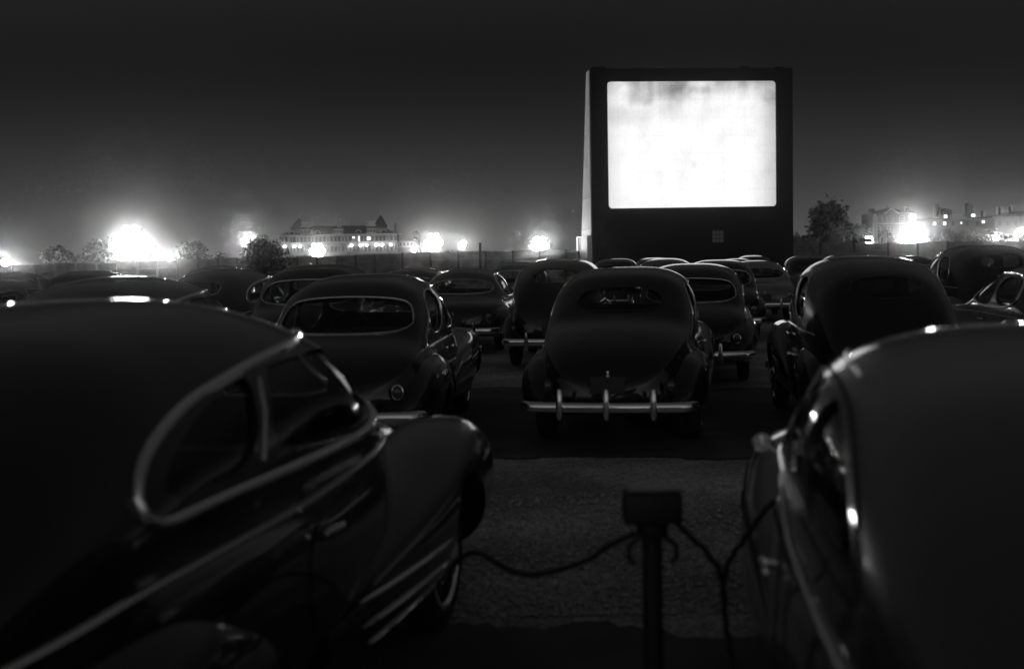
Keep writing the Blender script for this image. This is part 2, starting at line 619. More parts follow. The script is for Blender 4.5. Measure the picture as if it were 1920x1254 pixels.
# ------------------------------------------------------------------ car building
# body keys: y, bottom, sill half width, max half width, belt half width, belt height, top, upper exponent
SPECS = {
    'fastback': dict(
        body=[(2.52, .46, .05, .08, .06, .70, .78, 2.2), (2.47, .38, .22, .26, .22, .76, .88, 2.2), (2.3, .34, .36, .42, .36, .82, .96, 2.2),
              (1.6, .32, .45, .50, .48, .87, 1.05, 2.2), (.98, .30, .62, .70, .68, .97, 1.15, 2.3), (.74, .30, .70, .79, .76, 1.02, 1.32, 2.5),
              (.38, .30, .74, .84, .80, 1.03, 1.60, 2.75), (-.25, .30, .75, .86, .81, 1.03, 1.69, 2.75), (-1.0, .30, .74, .85, .79, 1.02, 1.64, 2.5),
              (-1.6, .30, .69, .80, .75, .98, 1.46, 2.3), (-2.1, .32, .60, .68, .64, .87, 1.14, 2.2), (-2.45, .36, .44, .52, .46, .72, .82, 2.2),
              (-2.58, .42, .22, .26, .22, .60, .66, 2.2), (-2.62, .46, .05, .06, .05, .55, .58, 2.2)],
        ff=[(2.50, .62, .10, .76, .55), (2.44, .62, .22, .88, .42), (2.22, .62, .28, .975, .34), (1.95, .63, .295, .985, .31), (1.55, .645, .30, .94, .30),
            (1.1, .66, .28, .86, .28), (.4, .69, .21, .74, .28), (-.2, .72, .12, .60, .30)],
        rf=[(-.5, .72, .10, .60, .32), (-.9, .70, .20, .80, .28), (-1.35, .68, .25, .90, .28), (-1.9, .64, .25, .85, .30), (-2.35, .58, .2, .66, .34), (-2.56, .54, .08, .5, .40)],
        side=[[(.74, 1.17), (.50, 1.44), (.38, 1.48), (-.30, 1.47), (-.40, 1.46), (-.60, 1.17)],
              [(-.70, 1.17), (-.52, 1.44), (-.58, 1.445), (-.78, 1.41), (-1.02, 1.335), (-1.20, 1.245), (-1.22, 1.18), (-1.15, 1.17)]],
        dlo=[(.84, 1.14), (.52, 1.50), (.36, 1.535), (-.10, 1.51), (-.45, 1.48), (-.66, 1.45), (-.92, 1.41), (-1.12, 1.355), (-1.27, 1.29), (-1.355, 1.215), (-1.36, 1.15), (-1.27, 1.115), (-1.10, 1.125), (-.6, 1.135)],
        front=[(-.60, 1.23), (-.52, 1.50), (0, 1.54), (.52, 1.50), (.60, 1.23), (0, 1.22)],
        rear=[(-.46, 1.26), (-.40, 1.46), (0, 1.50), (.40, 1.46), (.46, 1.26), (0, 1.24)],
        door=[[(.80, .46), (.84, .98), (-.42, 1.0), (-.42, .46)]], trunk=[(-.42, .62), (-.44, 1.12), (.44, 1.12), (.42, .62)],
        moulding=[(-2.1, .90), (-1.3, .975), (-.3, 1.0), (.45, 1.035), (.92, 1.075)], speed=True, axles=(1.60, -1.32), wr=.36, headz=.79, heady=2.44, headx=.62, tail=(.57, -2.50, .62)),
    'sedan': dict(
        body=[(2.5, 0.46, 0.05, 0.08, 0.06, 0.7, 0.78, 2.2), (2.45, 0.38, 0.24, 0.28, 0.24, 0.82, 0.94, 2.2), (2.25, 0.34, 0.4, 0.48, 0.42, 0.9, 1.03, 2.2),
              (1.6, 0.32, 0.5, 0.56, 0.54, 0.95, 1.1, 2.3), (0.95, 0.3, 0.66, 0.74, 0.72, 1, 1.16, 2.4), (0.7, 0.3, 0.72, 0.7954, 0.7308, 1.02, 1.3, 2.6),
              (0.3, 0.3, 0.76, 0.8439, 0.7585, 1.02, 1.58, 3.1), (-0.3, 0.3, 0.77, 0.8536, 0.7585, 1.02, 1.66, 3.2), (-1, 0.3, 0.76, 0.8536, 0.7493, 1.01, 1.61, 3.1),
              (-1.4, 0.3, 0.75, 0.8439, 0.7493, 1, 1.42, 2.6), (-1.75, 0.3, 0.74, 0.8245, 0.7308, 0.97, 1.13, 2.5), (-2.1, 0.32, 0.68, 0.78, 0.72, 0.9, 1, 2.4),
              (-2.4, 0.36, 0.55, 0.64, 0.58, 0.76, 0.84, 2.3), (-2.53, 0.42, 0.3, 0.34, 0.3, 0.62, 0.68, 2.2), (-2.57, 0.46, 0.06, 0.08, 0.06, 0.55, 0.58, 2.2)],
        ff=[(2.48, .64, .10, .74, .55), (2.42, .64, .22, .88, .42), (2.2, .64, .28, .96, .34), (1.6, .66, .29, .98, .30),
            (1.0, .68, .27, .94, .28), (.3, .71, .20, .86, .28), (-.3, .74, .14, .70, .30)],
        rf=[(-.4, .76, .10, .62, .32), (-.9, .74, .18, .82, .28), (-1.35, .72, .22, .92, .28), (-1.9, .69, .22, .88, .30), (-2.35, .63, .18, .70, .34), (-2.54, .58, .08, .52, .40)],
        side=[[(.66, 1.08), (.40, 1.44), (.28, 1.48), (-.26, 1.51), (-.30, 1.50), (-.30, 1.08)],
              [(-.40, 1.08), (-.40, 1.51), (-.9, 1.48), (-1.12, 1.36), (-1.2, 1.08)]],
        dlo=None,
        front=[(-.64, 1.22), (-.56, 1.48), (0, 1.52), (.56, 1.48), (.64, 1.22), (0, 1.21)],
        rear=[(-.64, 1.14), (-.61, 1.33), (-.52, 1.43), (0, 1.46), (.52, 1.43), (.61, 1.33), (.64, 1.14), (0, 1.12)],
        door=[[(.80, .46), (.84, .96), (-.32, .98), (-.32, .46)]], trunk=[(-.46, .62), (-.5, .96), (.5, .96), (.46, .62)],
        moulding=[(-1.7, .965), (0, .985), (2.1, .93)], speed=False, axles=(1.58, -1.32), wr=.35, headz=.78, heady=2.42, headx=.64, tail=(.62, -2.47, .66)),
    'coupe': dict(
        body=[(2.40, .46, .05, .08, .06, .72, .80, 2.2), (2.35, .38, .22, .26, .22, .84, .95, 2.2), (2.15, .34, .34, .40, .35, .92, 1.04, 2.2),
              (1.5, .32, .42, .48, .46, .96, 1.12, 2.2), (.90, .30, .58, .66, .64, 1.01, 1.19, 2.3), (.66, .30, .66, .75, .71, 1.03, 1.32, 2.7),
              (.26, .30, .70, .80, .73, 1.04, 1.61, 3.3), (-.25, .30, .71, .81, .735, 1.04, 1.68, 3.4), (-.75, .30, .70, .80, .73, 1.03, 1.61, 3.3),
              (-1.10, .30, .70, .79, .73, 1.02, 1.40, 2.9), (-1.40, .30, .68, .77, .72, 1.0, 1.20, 2.4), (-1.8, .31, .62, .71, .66, .94, 1.08, 2.3),
              (-2.2, .34, .52, .60, .54, .80, .90, 2.2), (-2.42, .38, .34, .40, .34, .64, .70, 2.2), (-2.48, .44, .06, .08, .06, .54, .58, 2.2)],
        ff=[(2.40, .60, .10, .76, .55), (2.33, .60, .20, .90, .42), (2.1, .60, .26, 1.0, .34), (1.55, .62, .28, 1.01, .30),
            (.95, .64, .25, .92, .28), (.4, .68, .16, .70, .28), (.0, .70, .08, .5, .30)],
        rf=[(-.5, .70, .09, .58, .32), (-.85, .68, .19, .80, .28), (-1.3, .66, .25, .90, .28), (-1.8, .64, .25, .86, .30), (-2.2, .60, .2, .68, .34), (-2.4, .56, .08, .5, .40)],
        side=[[(.64, 1.10), (.38, 1.46), (.26, 1.50), (-.42, 1.52), (-.46, 1.50), (-.46, 1.10)],
              [(-.56, 1.10), (-.56, 1.50), (-.72, 1.49), (-.92, 1.34), (-.98, 1.12)]],
        dlo=None,
        front=[(-.58, 1.24), (-.50, 1.50), (0, 1.54), (.50, 1.50), (.58, 1.24), (0, 1.23)],
        rear=[(-.44, 1.27), (-.40, 1.46), (0, 1.50), (.40, 1.46), (.44, 1.27), (0, 1.25)],
        door=[[(.78, .46), (.80, .98), (-.5, 1.0), (-.5, .46)]], trunk=[(-.40, .58), (-.46, 1.10), (.46, 1.10), (.40, .58)],
        moulding=[(-1.2, .96), (0, .98), (2.05, .97)], speed=False, axles=(1.54, -1.28), wr=.36, headz=.80, heady=2.33, headx=.60, tail=(.56, -2.36, .62)),
    'oldsedan': dict(
        body=[(2.25, .46, .05, .08, .06, .76, .84, 2.2), (2.20, .38, .18, .22, .18, .88, .99, 2.2), (2.0, .34, .26, .32, .28, .96, 1.08, 2.2),
              (1.4, .32, .34, .40, .38, 1.0, 1.16, 2.2), (.85, .30, .52, .60, .58, 1.06, 1.24, 2.3), (.60, .30, .62, .70, .68, 1.08, 1.42, 2.6),
              (.30, .30, .66, .76, .72, 1.09, 1.68, 3.0), (-.25, .30, .68, .78, .74, 1.09, 1.76, 3.1), (-.9, .30, .68, .78, .74, 1.08, 1.74, 3.0),
              (-1.4, .30, .66, .76, .71, 1.06, 1.62, 2.5), (-1.75, .31, .60, .70, .65, 1.0, 1.36, 2.3), (-1.98, .34, .54, .62, .58, .90, 1.08, 2.2),
              (-2.12, .38, .38, .46, .40, .72, .82, 2.2), (-2.18, .44, .06, .08, .06, .58, .62, 2.2)],
        ff=[(2.28, .58, .08, .72, .50), (2.2, .58, .18, .90, .40), (1.95, .59, .23, 1.0, .34), (1.45, .60, .24, 1.0, .30),
            (.95, .62, .20, .84, .28), (.5, .65, .12, .6, .27), (.1, .66, .06, .42, .27)],
        rf=[(-.6, .68, .08, .54, .30), (-.9, .67, .16, .80, .28), (-1.25, .67, .20, .92, .28), (-1.65, .66, .20, .86, .30), (-2.0, .63, .16, .66, .34), (-2.2, .60, .07, .46, .38)],
        side=[[(.56, 1.16), (.36, 1.50), (.26, 1.54), (-.26, 1.57), (-.30, 1.56), (-.30, 1.16)],
              [(-.40, 1.16), (-.40, 1.57), (-.8, 1.56), (-1.0, 1.46), (-1.08, 1.16)]],
        dlo=None,
        front=[(-.54, 1.32), (-.46, 1.56), (0, 1.59), (.46, 1.56), (.54, 1.32), (0, 1.31)],
        rear=[(-.36, 1.38), (-.34, 1.55), (0, 1.58), (.34, 1.55), (.36, 1.38), (0, 1.37)],
        door=[[(.72, .46), (.74, 1.02), (-.32, 1.04), (-.32, .46)]], trunk=[(-.38, .62), (-.42, 1.06), (.42, 1.06), (.38, .62)],
        moulding=[(-1.5, 1.04), (0, 1.06), (1.9, 1.0)], speed=False, axles=(1.48, -1.22), wr=.36, headz=.86, heady=2.1, headx=.50, tail=(.62, -2.14, .66)),
    'lowsedan': dict(
        body=[(2.48, .46, .30, .36, .32, .68, .72, 2.2), (2.42, .36, .58, .70, .62, .82, .88, 2.3), (2.2, .32, .70, .86, .76, .90, .97, 2.4),
              (1.5, .30, .76, .92, .82, .95, 1.04, 2.4), (.95, .28, .78, .93, .84, .97, 1.09, 2.4), (.66, .28, .78, .93, .83, .98, 1.26, 2.5),
              (.22, .28, .78, .93, .82, .98, 1.49, 2.7), (-.30, .28, .78, .93, .82, .98, 1.58, 2.7), (-.9, .28, .78, .92, .82, .98, 1.53, 2.6),
              (-1.35, .28, .77, .92, .82, .97, 1.32, 2.5), (-1.75, .29, .76, .91, .81, .95, 1.06, 2.4), (-2.2, .32, .70, .86, .76, .87, .95, 2.3),
              (-2.48, .38, .52, .66, .56, .74, .80, 2.2), (-2.56, .44, .2, .26, .2, .60, .64, 2.2)],
        ff=[(2.50, .70, .08, .74, .56), (2.44, .70, .16, .86, .44), (2.2, .70, .21, .95, .36), (1.6, .71, .215, 1.0, .32), (1.0, .72, .20, .99, .30), (.4, .74, .16, .92, .30), (.0, .76, .10, .8, .34)],
        rf=[(-.6, .76, .12, .74, .34), (-1.0, .74, .20, .92, .30), (-1.4, .73, .215, .96, .30), (-1.9, .71, .21, .92, .32), (-2.35, .66, .18, .8, .36), (-2.56, .62, .08, .58, .42)],
        side=[[(.62, 1.04), (.34, 1.38), (.22, 1.41), (-.30, 1.44), (-.34, 1.43), (-.34, 1.04)],
              [(-.44, 1.04), (-.44, 1.44), (-.86, 1.41), (-1.1, 1.28), (-1.22, 1.04)]],
        dlo=[(.72, 1.02), (.36, 1.42), (.22, 1.45), (-.40, 1.48), (-.90, 1.45), (-1.18, 1.30), (-1.32, 1.02)],
        front=[(-.66, 1.15), (-.58, 1.40), (0, 1.44), (.58, 1.40), (.66, 1.15), (0, 1.14)],
        rear=[(-.66, 1.12), (-.58, 1.34), (0, 1.40), (.58, 1.34), (.66, 1.12), (0, 1.10)],
        door=[[(.84, .42), (.86, .93), (-.36, .94), (-.36, .42)]], trunk=[(-.5, .62), (-.54, .93), (.54, .93), (.5, .62)],
        moulding=[(-2.0, .91), (0, .93), (2.2, .90)], speed=False, axles=(1.56, -1.30), wr=.34, headz=.76, heady=2.46, headx=.70, tail=(.66, -2.50, .68)),
}


_n = dict(SPECS['fastback'])
_n['body'] = [(k[0], k[1], k[2], k[3] * 1.02, k[4] * 1.02, k[5], .3 + (k[6] - .3) * (.937 if k[0] < .7 else .98), k[7] if not -2.2 < k[0] < .5 else 3.3) for k in _n['body']]
_n['side'] = [[(.70, 1.14), (.46, 1.40), (.34, 1.435), (-.32, 1.45), (-.42, 1.445), (-.45, 1.14)],
              [(-.52, 1.14), (-.50, 1.445), (-.80, 1.405), (-1.08, 1.34), (-1.27, 1.27), (-1.42, 1.18), (-1.42, 1.14)]]
_n['dlo'] = [(.80, 1.12), (.48, 1.43), (.32, 1.46), (-.36, 1.47), (-.80, 1.43), (-1.10, 1.365), (-1.30, 1.29), (-1.47, 1.19), (-1.49, 1.10), (-1.3, 1.11)]
_n['front'] = [(-.60, 1.20), (-.52, 1.42), (0, 1.46), (.52, 1.42), (.60, 1.20), (0, 1.19)]
_n['rear'] = [(-.28, 1.22), (-.26, 1.36), (0, 1.38), (.26, 1.36), (.28, 1.22), (0, 1.21)]
_n['speed'] = False
SPECS['nearfast'] = _n


def body_loft(keys, inset=0.0, ns=84):
    K = np.array(keys, float)
    ys = K[:, 0]
    y0, y1 = ys.min(), ys.max()
    u = np.linspace(0, 1, ns)
    st = y0 + (y1 - y0) * (0.5 - 0.5 * np.cos(np.pi * u)) * 0.45 + (y1 - y0) * u * 0.55
    V, rings = [], []
    nl, nu = 9, 22
    for y in st:
        zb, ws, wm, wb, zbelt, zt, p = [float(hermite(ys, K[:, i], y)) for i in range(1, 8)]
        half = []
        zm = zb + (zbelt - zb) * 0.5
        half.append((0, zb))
        half.append((ws * 0.5, zb))
        for k in range(nl):
            t = k / nl
            # quadratic curve sill -> belt through the widest point
            cx = 2 * wm - 0.5 * (ws + wb)
            cz = 2 * zm - 0.5 * (zb + zbelt)
            half.append(((1 - t) ** 2 * ws + 2 * t * (1 - t) * cx + t * t * wb, (1 - t) ** 2 * zb + 2 * t * (1 - t) * cz + t * t * zbelt))
        for k in range(nu + 1):
            a = math.pi / 2 * k / nu
            e = 2.0 / p
            half.append((wb * max(math.cos(a), 0) ** e, zbelt + (zt - zbelt) * math.sin(a) ** e))
        half[-1] = (0, zt)
        if inset:
            hc = zb + 0.6 * (zt - zb)
            sx = max(0.2, 1 - inset / max(wm, 0.05))
            sz = max(0.2, 1 - inset / max((zt - zb) * 0.5, 0.05))
            half = [(x * sx, hc + (z - hc) * sz) for x, z in half]
        ring = half + [(-x, z) for x, z in reversed(half[1:-1])]
        yy = y if not inset else (y - (y0 + y1) / 2) * (1 - 2.2 * inset / (y1 - y0)) + (y0 + y1) / 2
        rings.append(len(ring))
        V += [(x, yy, z) for x, z in ring]
    n = rings[0]
    F = []
    for i in range(ns - 1):
        for k in range(n):
            F.append((i * n + k, i * n + (k + 1) % n, (i + 1) * n + (k + 1) % n, (i + 1) * n + k))
    F.append(tuple(range(n - 1, -1, -1)))
    F.append(tuple((ns - 1) * n + k for k in range(n)))
    # y increases along rings, ring runs anticlockwise seen from +y/-y: make normals point out
    F = [tuple(reversed(f)) for f in F]
    return V, F


def fender_loft(keys, side, ns=40, n=28, p=2.4):
    K = np.array(keys, float)
    ys = K[:, 0]
    y0, y1 = ys.min(), ys.max()
    V, F = [], []
    for i in range(ns):
        u = i / (ns - 1)
        y = y0 + (y1 - y0) * (0.6 * (0.5 - 0.5 * math.cos(math.pi * u)) + 0.4 * u)
        xc, hw, zt, zb = [float(hermite(ys, K[:, j], y)) for j in range(1, 5)]
        zc = (zt + zb) / 2
        hz = (zt - zb) / 2
        for k in range(n):
            a = 2 * math.pi * k / n
            c, s = math.cos(a), math.sin(a)
            e = 2 / p
            V.append((side * (xc + hw * math.copysign(abs(c) ** e, c)), y, zc + hz * math.copysign(abs(s) ** e, s)))
    for i in range(ns - 1):
        for k in range(n):
            F.append((i * n + k, i * n + (k + 1) % n, (i + 1) * n + (k + 1) % n, (i + 1) * n + k))
    F.append(tuple(range(n - 1, -1, -1)))
    F.append(tuple((ns - 1) * n + k for k in range(n)))
    if side > 0:
        F = [tuple(reversed(f)) for f in F]
    return V, F


def bvh_of(vf):
    return BVHTree.FromPolygons([Vector(v) for v in vf[0]], vf[1])


def project(bv, mode, a, b, off):
    """mode side +1/-1: (y,z); rear/front: (x,z)"""
    if mode in (1, -1):
        o, d = Vector((mode * 3, a, b)), Vector((-mode, 0, 0))
    elif mode == 'rear':
        o, d = Vector((a, -5, b)), Vector((0, 1, 0))
    elif mode == 'front':
        o, d = Vector((a, 5, b)), Vector((0, -1, 0))
    elif mode == 'decklid':
        o, d = Vector((a, -4.2, b + .6)), Vector((0, 4, -1.2)).normalized()
    h, nrm, i, dist = bv.ray_cast(o, d)
    if h is None:
        h, nrm, i, dist = bv.find_nearest(o + d * 3)
    if nrm.dot(d) > 0:
        nrm = -nrm
    return h + nrm * off


def patch(bv, mode, outline, off, thick=0.0, rings=6):
    P = np.array(outline)
    c = P.mean(0)
    n = len(P)
    V, F = [project(bv, mode, c[0], c[1], off)], []
    for r_ in range(1, rings + 1):
        for q in P:
            w = c + (q - c) * r_ / rings
            V.append(project(bv, mode, w[0], w[1], off))
    for k in range(n):
        F.append((0, 1 + k, 1 + (k + 1) % n))
    for r_ in range(rings - 1):
        for k in range(n):
            F.append((1 + r_ * n + k, 1 + (r_ + 1) * n + k, 1 + (r_ + 1) * n + (k + 1) % n, 1 + r_ * n + (k + 1) % n))
    if thick:   # turned-in rim
        base = 1 + (rings - 1) * n
        m = len(V)
        for k, q in enumerate(P):
            V.append(project(bv, mode, q[0] + (q[0] - c[0]) * 0.004, q[1] + (q[1] - c[1]) * 0.004, off - thick))
        for k in range(n):
            F.append((base + k, m + k, m + (k + 1) % n, base + (k + 1) % n))
    return V, F


def bumper_vf(hw, y, z, wrap, sgn, h=.13, t=.035):
    """curved bar; sgn=-1 rear, +1 front"""
    path = []
    for i in range(33):
        u = -1 + 2 * i / 32
        x = hw * math.sin(u * math.pi / 2 * 0.98) / math.sin(math.pi / 2 * 0.98)
        a = abs(x / hw)
        path.append((x, y - sgn * (0.07 * a ** 2 + wrap * max(0, (a - 0.86) / 0.14) ** 2), z))
    prof = [(-.2, -1), (.5, -.92), (.85, -.6), (1, 0), (.85, .6), (.5, .92), (-.2, 1), (.1, 0)]
    V, F = [], []
    n = len(prof)
    for i, p in enumerate(path):
        a = Vector(path[max(i - 1, 0)])
        b = Vector(path[min(i + 1, 32)])
        tdir = (b - a).normalized()
        nrm = Vector((tdir.y, -tdir.x, 0)) * (-sgn)
        end = 1.0 - 0.35 * max(0, (abs(-1 + 2 * i / 32) - 0.8) / 0.2) ** 2
        for q in prof:
            w = Vector(p) + nrm * (q[0] * t) + Vector((0, 0, q[1] * h / 2 * end))
            V.append(w)
    for i in range(32):
        for k in range(n):
            F.append((i * n + k, i * n + (k + 1) % n, (i + 1) * n + (k + 1) % n, (i + 1) * n + k))
    F.append(tuple(range(n)))
    F.append(tuple(32 * n + k for k in range(n - 1, -1, -1)))
    if sgn < 0:
        F = [tuple(reversed(f)) for f in F]
    return V, F


def overrider_vf(x, y, z, sgn):
    prof = [(.004, -.13), (.022, -.125), (.034, -.09), (.036, 0), (.034, .10), (.024, .145), (.004, .155)]
    v, f = lathe(prof, 12)
    return [(p[0] + x, p[1] * 1.35 + y, p[2] + z) for p in v], f


def wheel_parts(root, x, y, r, side):
    w = empty('wheel')
    w.parent = root
    w.location = (x, y, r)
    hw = .085
    tyre = [(r - .12, -hw * .8), (r - .06, -hw), (r - .015, -hw * .8), (r, -hw * .4), (r, hw * .4), (r - .015, hw * .8), (r - .06, hw), (r - .12, hw * .8)]
    part('tyre', lathe(tyre, 32, 'x'), M_RUBBER, w)
    s = side
    rim = [(r - .10, s * hw * .3), (r - .105, s * hw * .92), (r - .125, s * hw * .98), (r - .15, s * hw * .6), (r - .2, s * hw * .55)]
    part('rim', lathe(rim, 32, 'x'), M_CHROME, w)
    cap = [(.14, s * hw * .5), (.13, s * hw * .95), (.09, s * hw * 1.35), (.04, s * hw * 1.5), (.002, s * hw * 1.52)]
    part('hubcap', lathe(cap, 28, 'x'), M_CHROME, w)


PAINTED = ('body', 'front_fender', 'rear_fender', 'door', 'trunk_lid', 'hood')


def build_car(kind):
    S = SPECS[kind]
    root = empty('parked_car')
    outer = body_loft(S['body'])
    inner = body_loft(S['body'], inset=0.022)
    inner = (inner[0], [tuple(reversed(f)) for f in inner[1]])
    bv = bvh_of(outer)
    # window openings cut through the shell
    cuts = []
    sides = [resample(chaikin(w, 2), 40) for w in S['side']]
    for w in sides:
        for s in (-1, 1):
            n = len(w)
            v = [(s * 0.25, p[0], p[1]) for p in w] + [(s * 1.4, p[0], p[1]) for p in w]
            f = [tuple(range(n)), tuple(range(2 * n - 1, n - 1, -1))] + [(i, i + n, (i + 1) % n + n, (i + 1) % n) for i in range(n)]
            cuts.append((v, f))
    fr = resample(chaikin(S['front'], 2), 48)
    re_ = resample(chaikin(S['rear'], 2), 48)
    mi = [0] * len(outer[1]) + [1] * len(inner[1])
    shell, mi = boolean(join(outer, inner), outward(join(*cuts)), mi=mi)
    shell, mi = boolean(shell, outward(prism([tuple(p) for p in fr], -0.15, 1.8)), mi=mi)
    shell, mi = boolean(shell, outward(prism([tuple(p) for p in re_], -2.4, -0.45)), mi=mi)
    bo = part('body', shell, M_PAINT, root, sharp=40)
    bo.data.materials.append(M_LINER)
    bo.data.polygons.foreach_set('material_index', mi)
    # panes
    for w in sides:
        c = w.mean(0)
        wide = c + (w - c) * 1.04
        for s in (-1, 1):
            part('side_window', patch(bv, s, wide, -0.018), M_GLASS, root)
            if S['dlo'] is None:
                pts = [project(bv, s, p[0], p[1], 0.002) for p in w]
                part('window_trim', tube(pts, 0.008, 6, closed=True), M_CHROME, root)
    if S['dlo'] is not None:
        d = resample(chaikin(S['dlo'], 3), 72)
        for s in (-1, 1):
            part('window_trim', tube([project(bv, s, p[0], p[1], 0.004 if kind != 'nearfast' else 0.0) for p in d], 0.018 if kind != 'nearfast' else 0.006, 10, closed=True), M_CHROME if kind != 'nearfast' else M_RUBBER, root)
    for nm, mode, w in (('windshield', 'front', fr), ('rear_window', 'rear', re_)):
        c = w.mean(0)
        tm = M_CHROME if kind in ('sedan', 'lowsedan', 'fastback') else M_RUBBER
        g = part(nm, patch(bv, mode, c + (w - c) * 1.03, -0.018), M_GLASS, root)
        part('window_trim', tube([project(bv, mode, p[0], p[1], 0.002) for p in w], 0.009, 6, closed=True), tm, g)
    if kind in ('fastback', 'coupe', 'oldsedan', 'nearfast'):
        top = project(bv, 'front', 0, max(p[1] for p in S['front']), 0)
        lo = project(bv, 'front', 0, min(p[1] for p in S['front']), 0)
        part('windshield_divider', tube([top, top.lerp(lo, .5) + Vector((0, .015, .0)), lo], .011, 8), M_CHROME, root)
    # doors, trunk lid
    for s in (-1, 1):
        for dd in S['door']:
            d = resample(chaikin(dd, 2), 44)
            dr = part('door', patch(bv, s, d, 0.006, 0.02), M_PAINT, root)
            hy = dd[-1][0] + 0.14
            hz = S['moulding'][1][1] - 0.09
            a = project(bv, s, hy - .03, hz, .035)
            b_ = project(bv, s, hy + .12, hz - .005, .035)
            base = project(bv, s, hy + .12, hz - .005, .0)
            part('door_handle', join(tube([a, a.lerp(b_, .5), b_], [.009, .012, .011], 8), tube([base, b_], .012, 8), ball(b_, .016, nu=8, nv=5)), M_CHROME, dr)
    tk = resample(chaikin(S['trunk'], 2), 44)
    lid = part('trunk_lid', patch(bv, 'decklid', tk, 0.006, 0.02), M_PAINT, root)
    hz = min(p[1] for p in S['trunk']) + .1
    hp = project(bv, 'rear', 0, hz + .02, .03)
    part('trunk_handle', join(tube([hp + Vector((0, 0, -.05)), hp, hp + Vector((0, 0, .05))], [.01, .014, .01], 8), ball(hp, .022, nu=10, nv=6)), M_CHROME, lid)
    # fenders with wheel openings
    fa, ra = S['axles']
    wr = S['wr']
    for s in (-1, 1):
        for nm, keys, ax, cover in (('front_fender', S['ff'], fa, 0), ('rear_fender', S['rf'], ra, 0.05)):
            vf = fender_loft(keys, s)
            cyl = lathe([(wr + .055 - cover, .5 * s), (wr + .055 - cover, 1.2 * s)], 36, 'x', (0, ax, wr - cover * 1.6))
            cyl = outward(cyl)
            vf = boolean(vf, cyl)
            fo = part(nm, vf, M_PAINT, root, sharp=40)
            if S['speed']:
                fb = bvh_of(vf)
                spans = ((1.19, .08), (1.19, .08), (1.19, .2)) if nm == 'front_fender' else ((-1.75, -2.25), (-1.75, -2.2), (-1.75, -2.15))
                for j, (ya, yb) in enumerate(spans):
                    z = .545 - .095 * j if nm == 'front_fender' else .64 - .07 * j
                    pts = []
                    for q in range(11):
                        yy = ya + (yb - ya) * q / 10
                        h, nn, i, dist = fb.ray_cast(Vector((3 * s, yy, z)), Vector((-s, 0, 0)))
                        if h is not None:
                            pts.append(h + Vector((s * .003, 0, 0)))
                    if len(pts) > 2:
                        part('speed_line', tube(pts, [.004] + [.011] * (len(pts) - 2) + [.006], 8), M_CHROME, fo)
        wheel_parts(root, s * (.72 if kind != 'oldsedan' else .70), fa, wr, s)
        wheel_parts(root, s * (.72 if kind != 'oldsedan' else .69), ra, wr, s)
        # belt moulding
        mk = S['moulding']
        pts = []
        for q in range(40):
            yy = mk[0][0] + (mk[-1][0] - mk[0][0]) * q / 39
            pts.append(project(bv, s, yy, float(hermite([m_[0] for m_ in mk], [m_[1] for m_ in mk], yy)), .003))
        part('belt_moulding', tube(pts, [.006] + [.012] * 38 + [.006], 8), M_CHROME, root)
        # lamps
        hx, hy, hzz = S['headx'] * s, S['heady'], S['headz']
        hl = part('headlight', ball((hx, hy + .02, hzz), .10, sy=.55, nu=20, nv=10), M_LENS, root)
        ring = [(hx + .108 * math.cos(a), hy + .035, hzz + .108 * math.sin(a)) for a in np.linspace(0, 2 * math.pi, 25)[:-1]]
        part('headlight_rim', tube(ring, .014, 8, closed=True), M_CHROME, hl)
        tx, ty, tz = S['tail']
        tl = part('taillight', ball((tx * s, ty - .02, tz), .045, sy=.7, sz=1.35, nu=14, nv=8), M_LENS, root)
        ring = [(tx * s + .046 * math.cos(a), ty - .02, tz + .062 * math.sin(a)) for a in np.linspace(0, 2 * math.pi, 21)[:-1]]
        part('taillight_rim', tube(ring, .009, 6, closed=True), M_RUBBER if kind in ('coupe', 'oldsedan') else M_CHROME, tl)
    ymin = min(k[0] for k in S['body'])
    ymax = max(k[0] for k in S['body'])
    hw = .84 if kind in ('sedan', 'lowsedan') else .79
    rb = part('rear_bumper', bumper_vf(hw, ymin - .11, .45, .16, -1, h=.095 if kind == 'coupe' else .12), M_CHROME, root, sharp=50)
    for x in ((-.42, 0.0, .42) if kind == 'coupe' else (-.40, .40)):
        part('overrider', overrider_vf(x, ymin - .13, .47, -1), M_CHROME, rb)
    fb_ = part('front_bumper', bumper_vf(hw, ymax + .13, .45, .16, 1), M_CHROME, root, sharp=50)
    for x in (-.40, .40):
        part('overrider', overrider_vf(x, ymax + .16, .47, 1), M_CHROME, fb_)
    # grille bars
    for j in range(4):
        z = .46 + j * .075
        pts = [project(bv, 'front', x, z, .012) for x in np.linspace(-.30, .30, 9)]
        part('grille_bar', tube(pts, .012, 6), M_CHROME, root)
    # hood ornament
    hood = project(bv, 'front', 0, max(k[6] for k in S['body'] if k[0] > ymax - .3) - .02, .0)
    part('hood_ornament', join(tube([hood + Vector((0, -.25, .09)), hood + Vector((0, -.1, .08)), hood + Vector((0, .02, .04))], [.006, .016, .012], 8),
                               ball(hood + Vector((0, -.05, .06)), .02, sy=2.2, nu=10, nv=6)), M_CHROME, root)
    # plate
    pl = project(bv, 'rear', 0, .62, .02)
    part('licence_plate', rbox(-.16, .16, pl.y - .012, pl.y, .56, .72, .005, 1), M_PLATE, root)
    if kind == 'fastback':
        for s in (-1, 1):
            part('pillar_strip', tube([project(bv, s, yy, zz, .004) for yy, zz in ((-.645, 1.19), (-.55, 1.33), (-.48, 1.43))], .010, 8), M_CHROME, root)
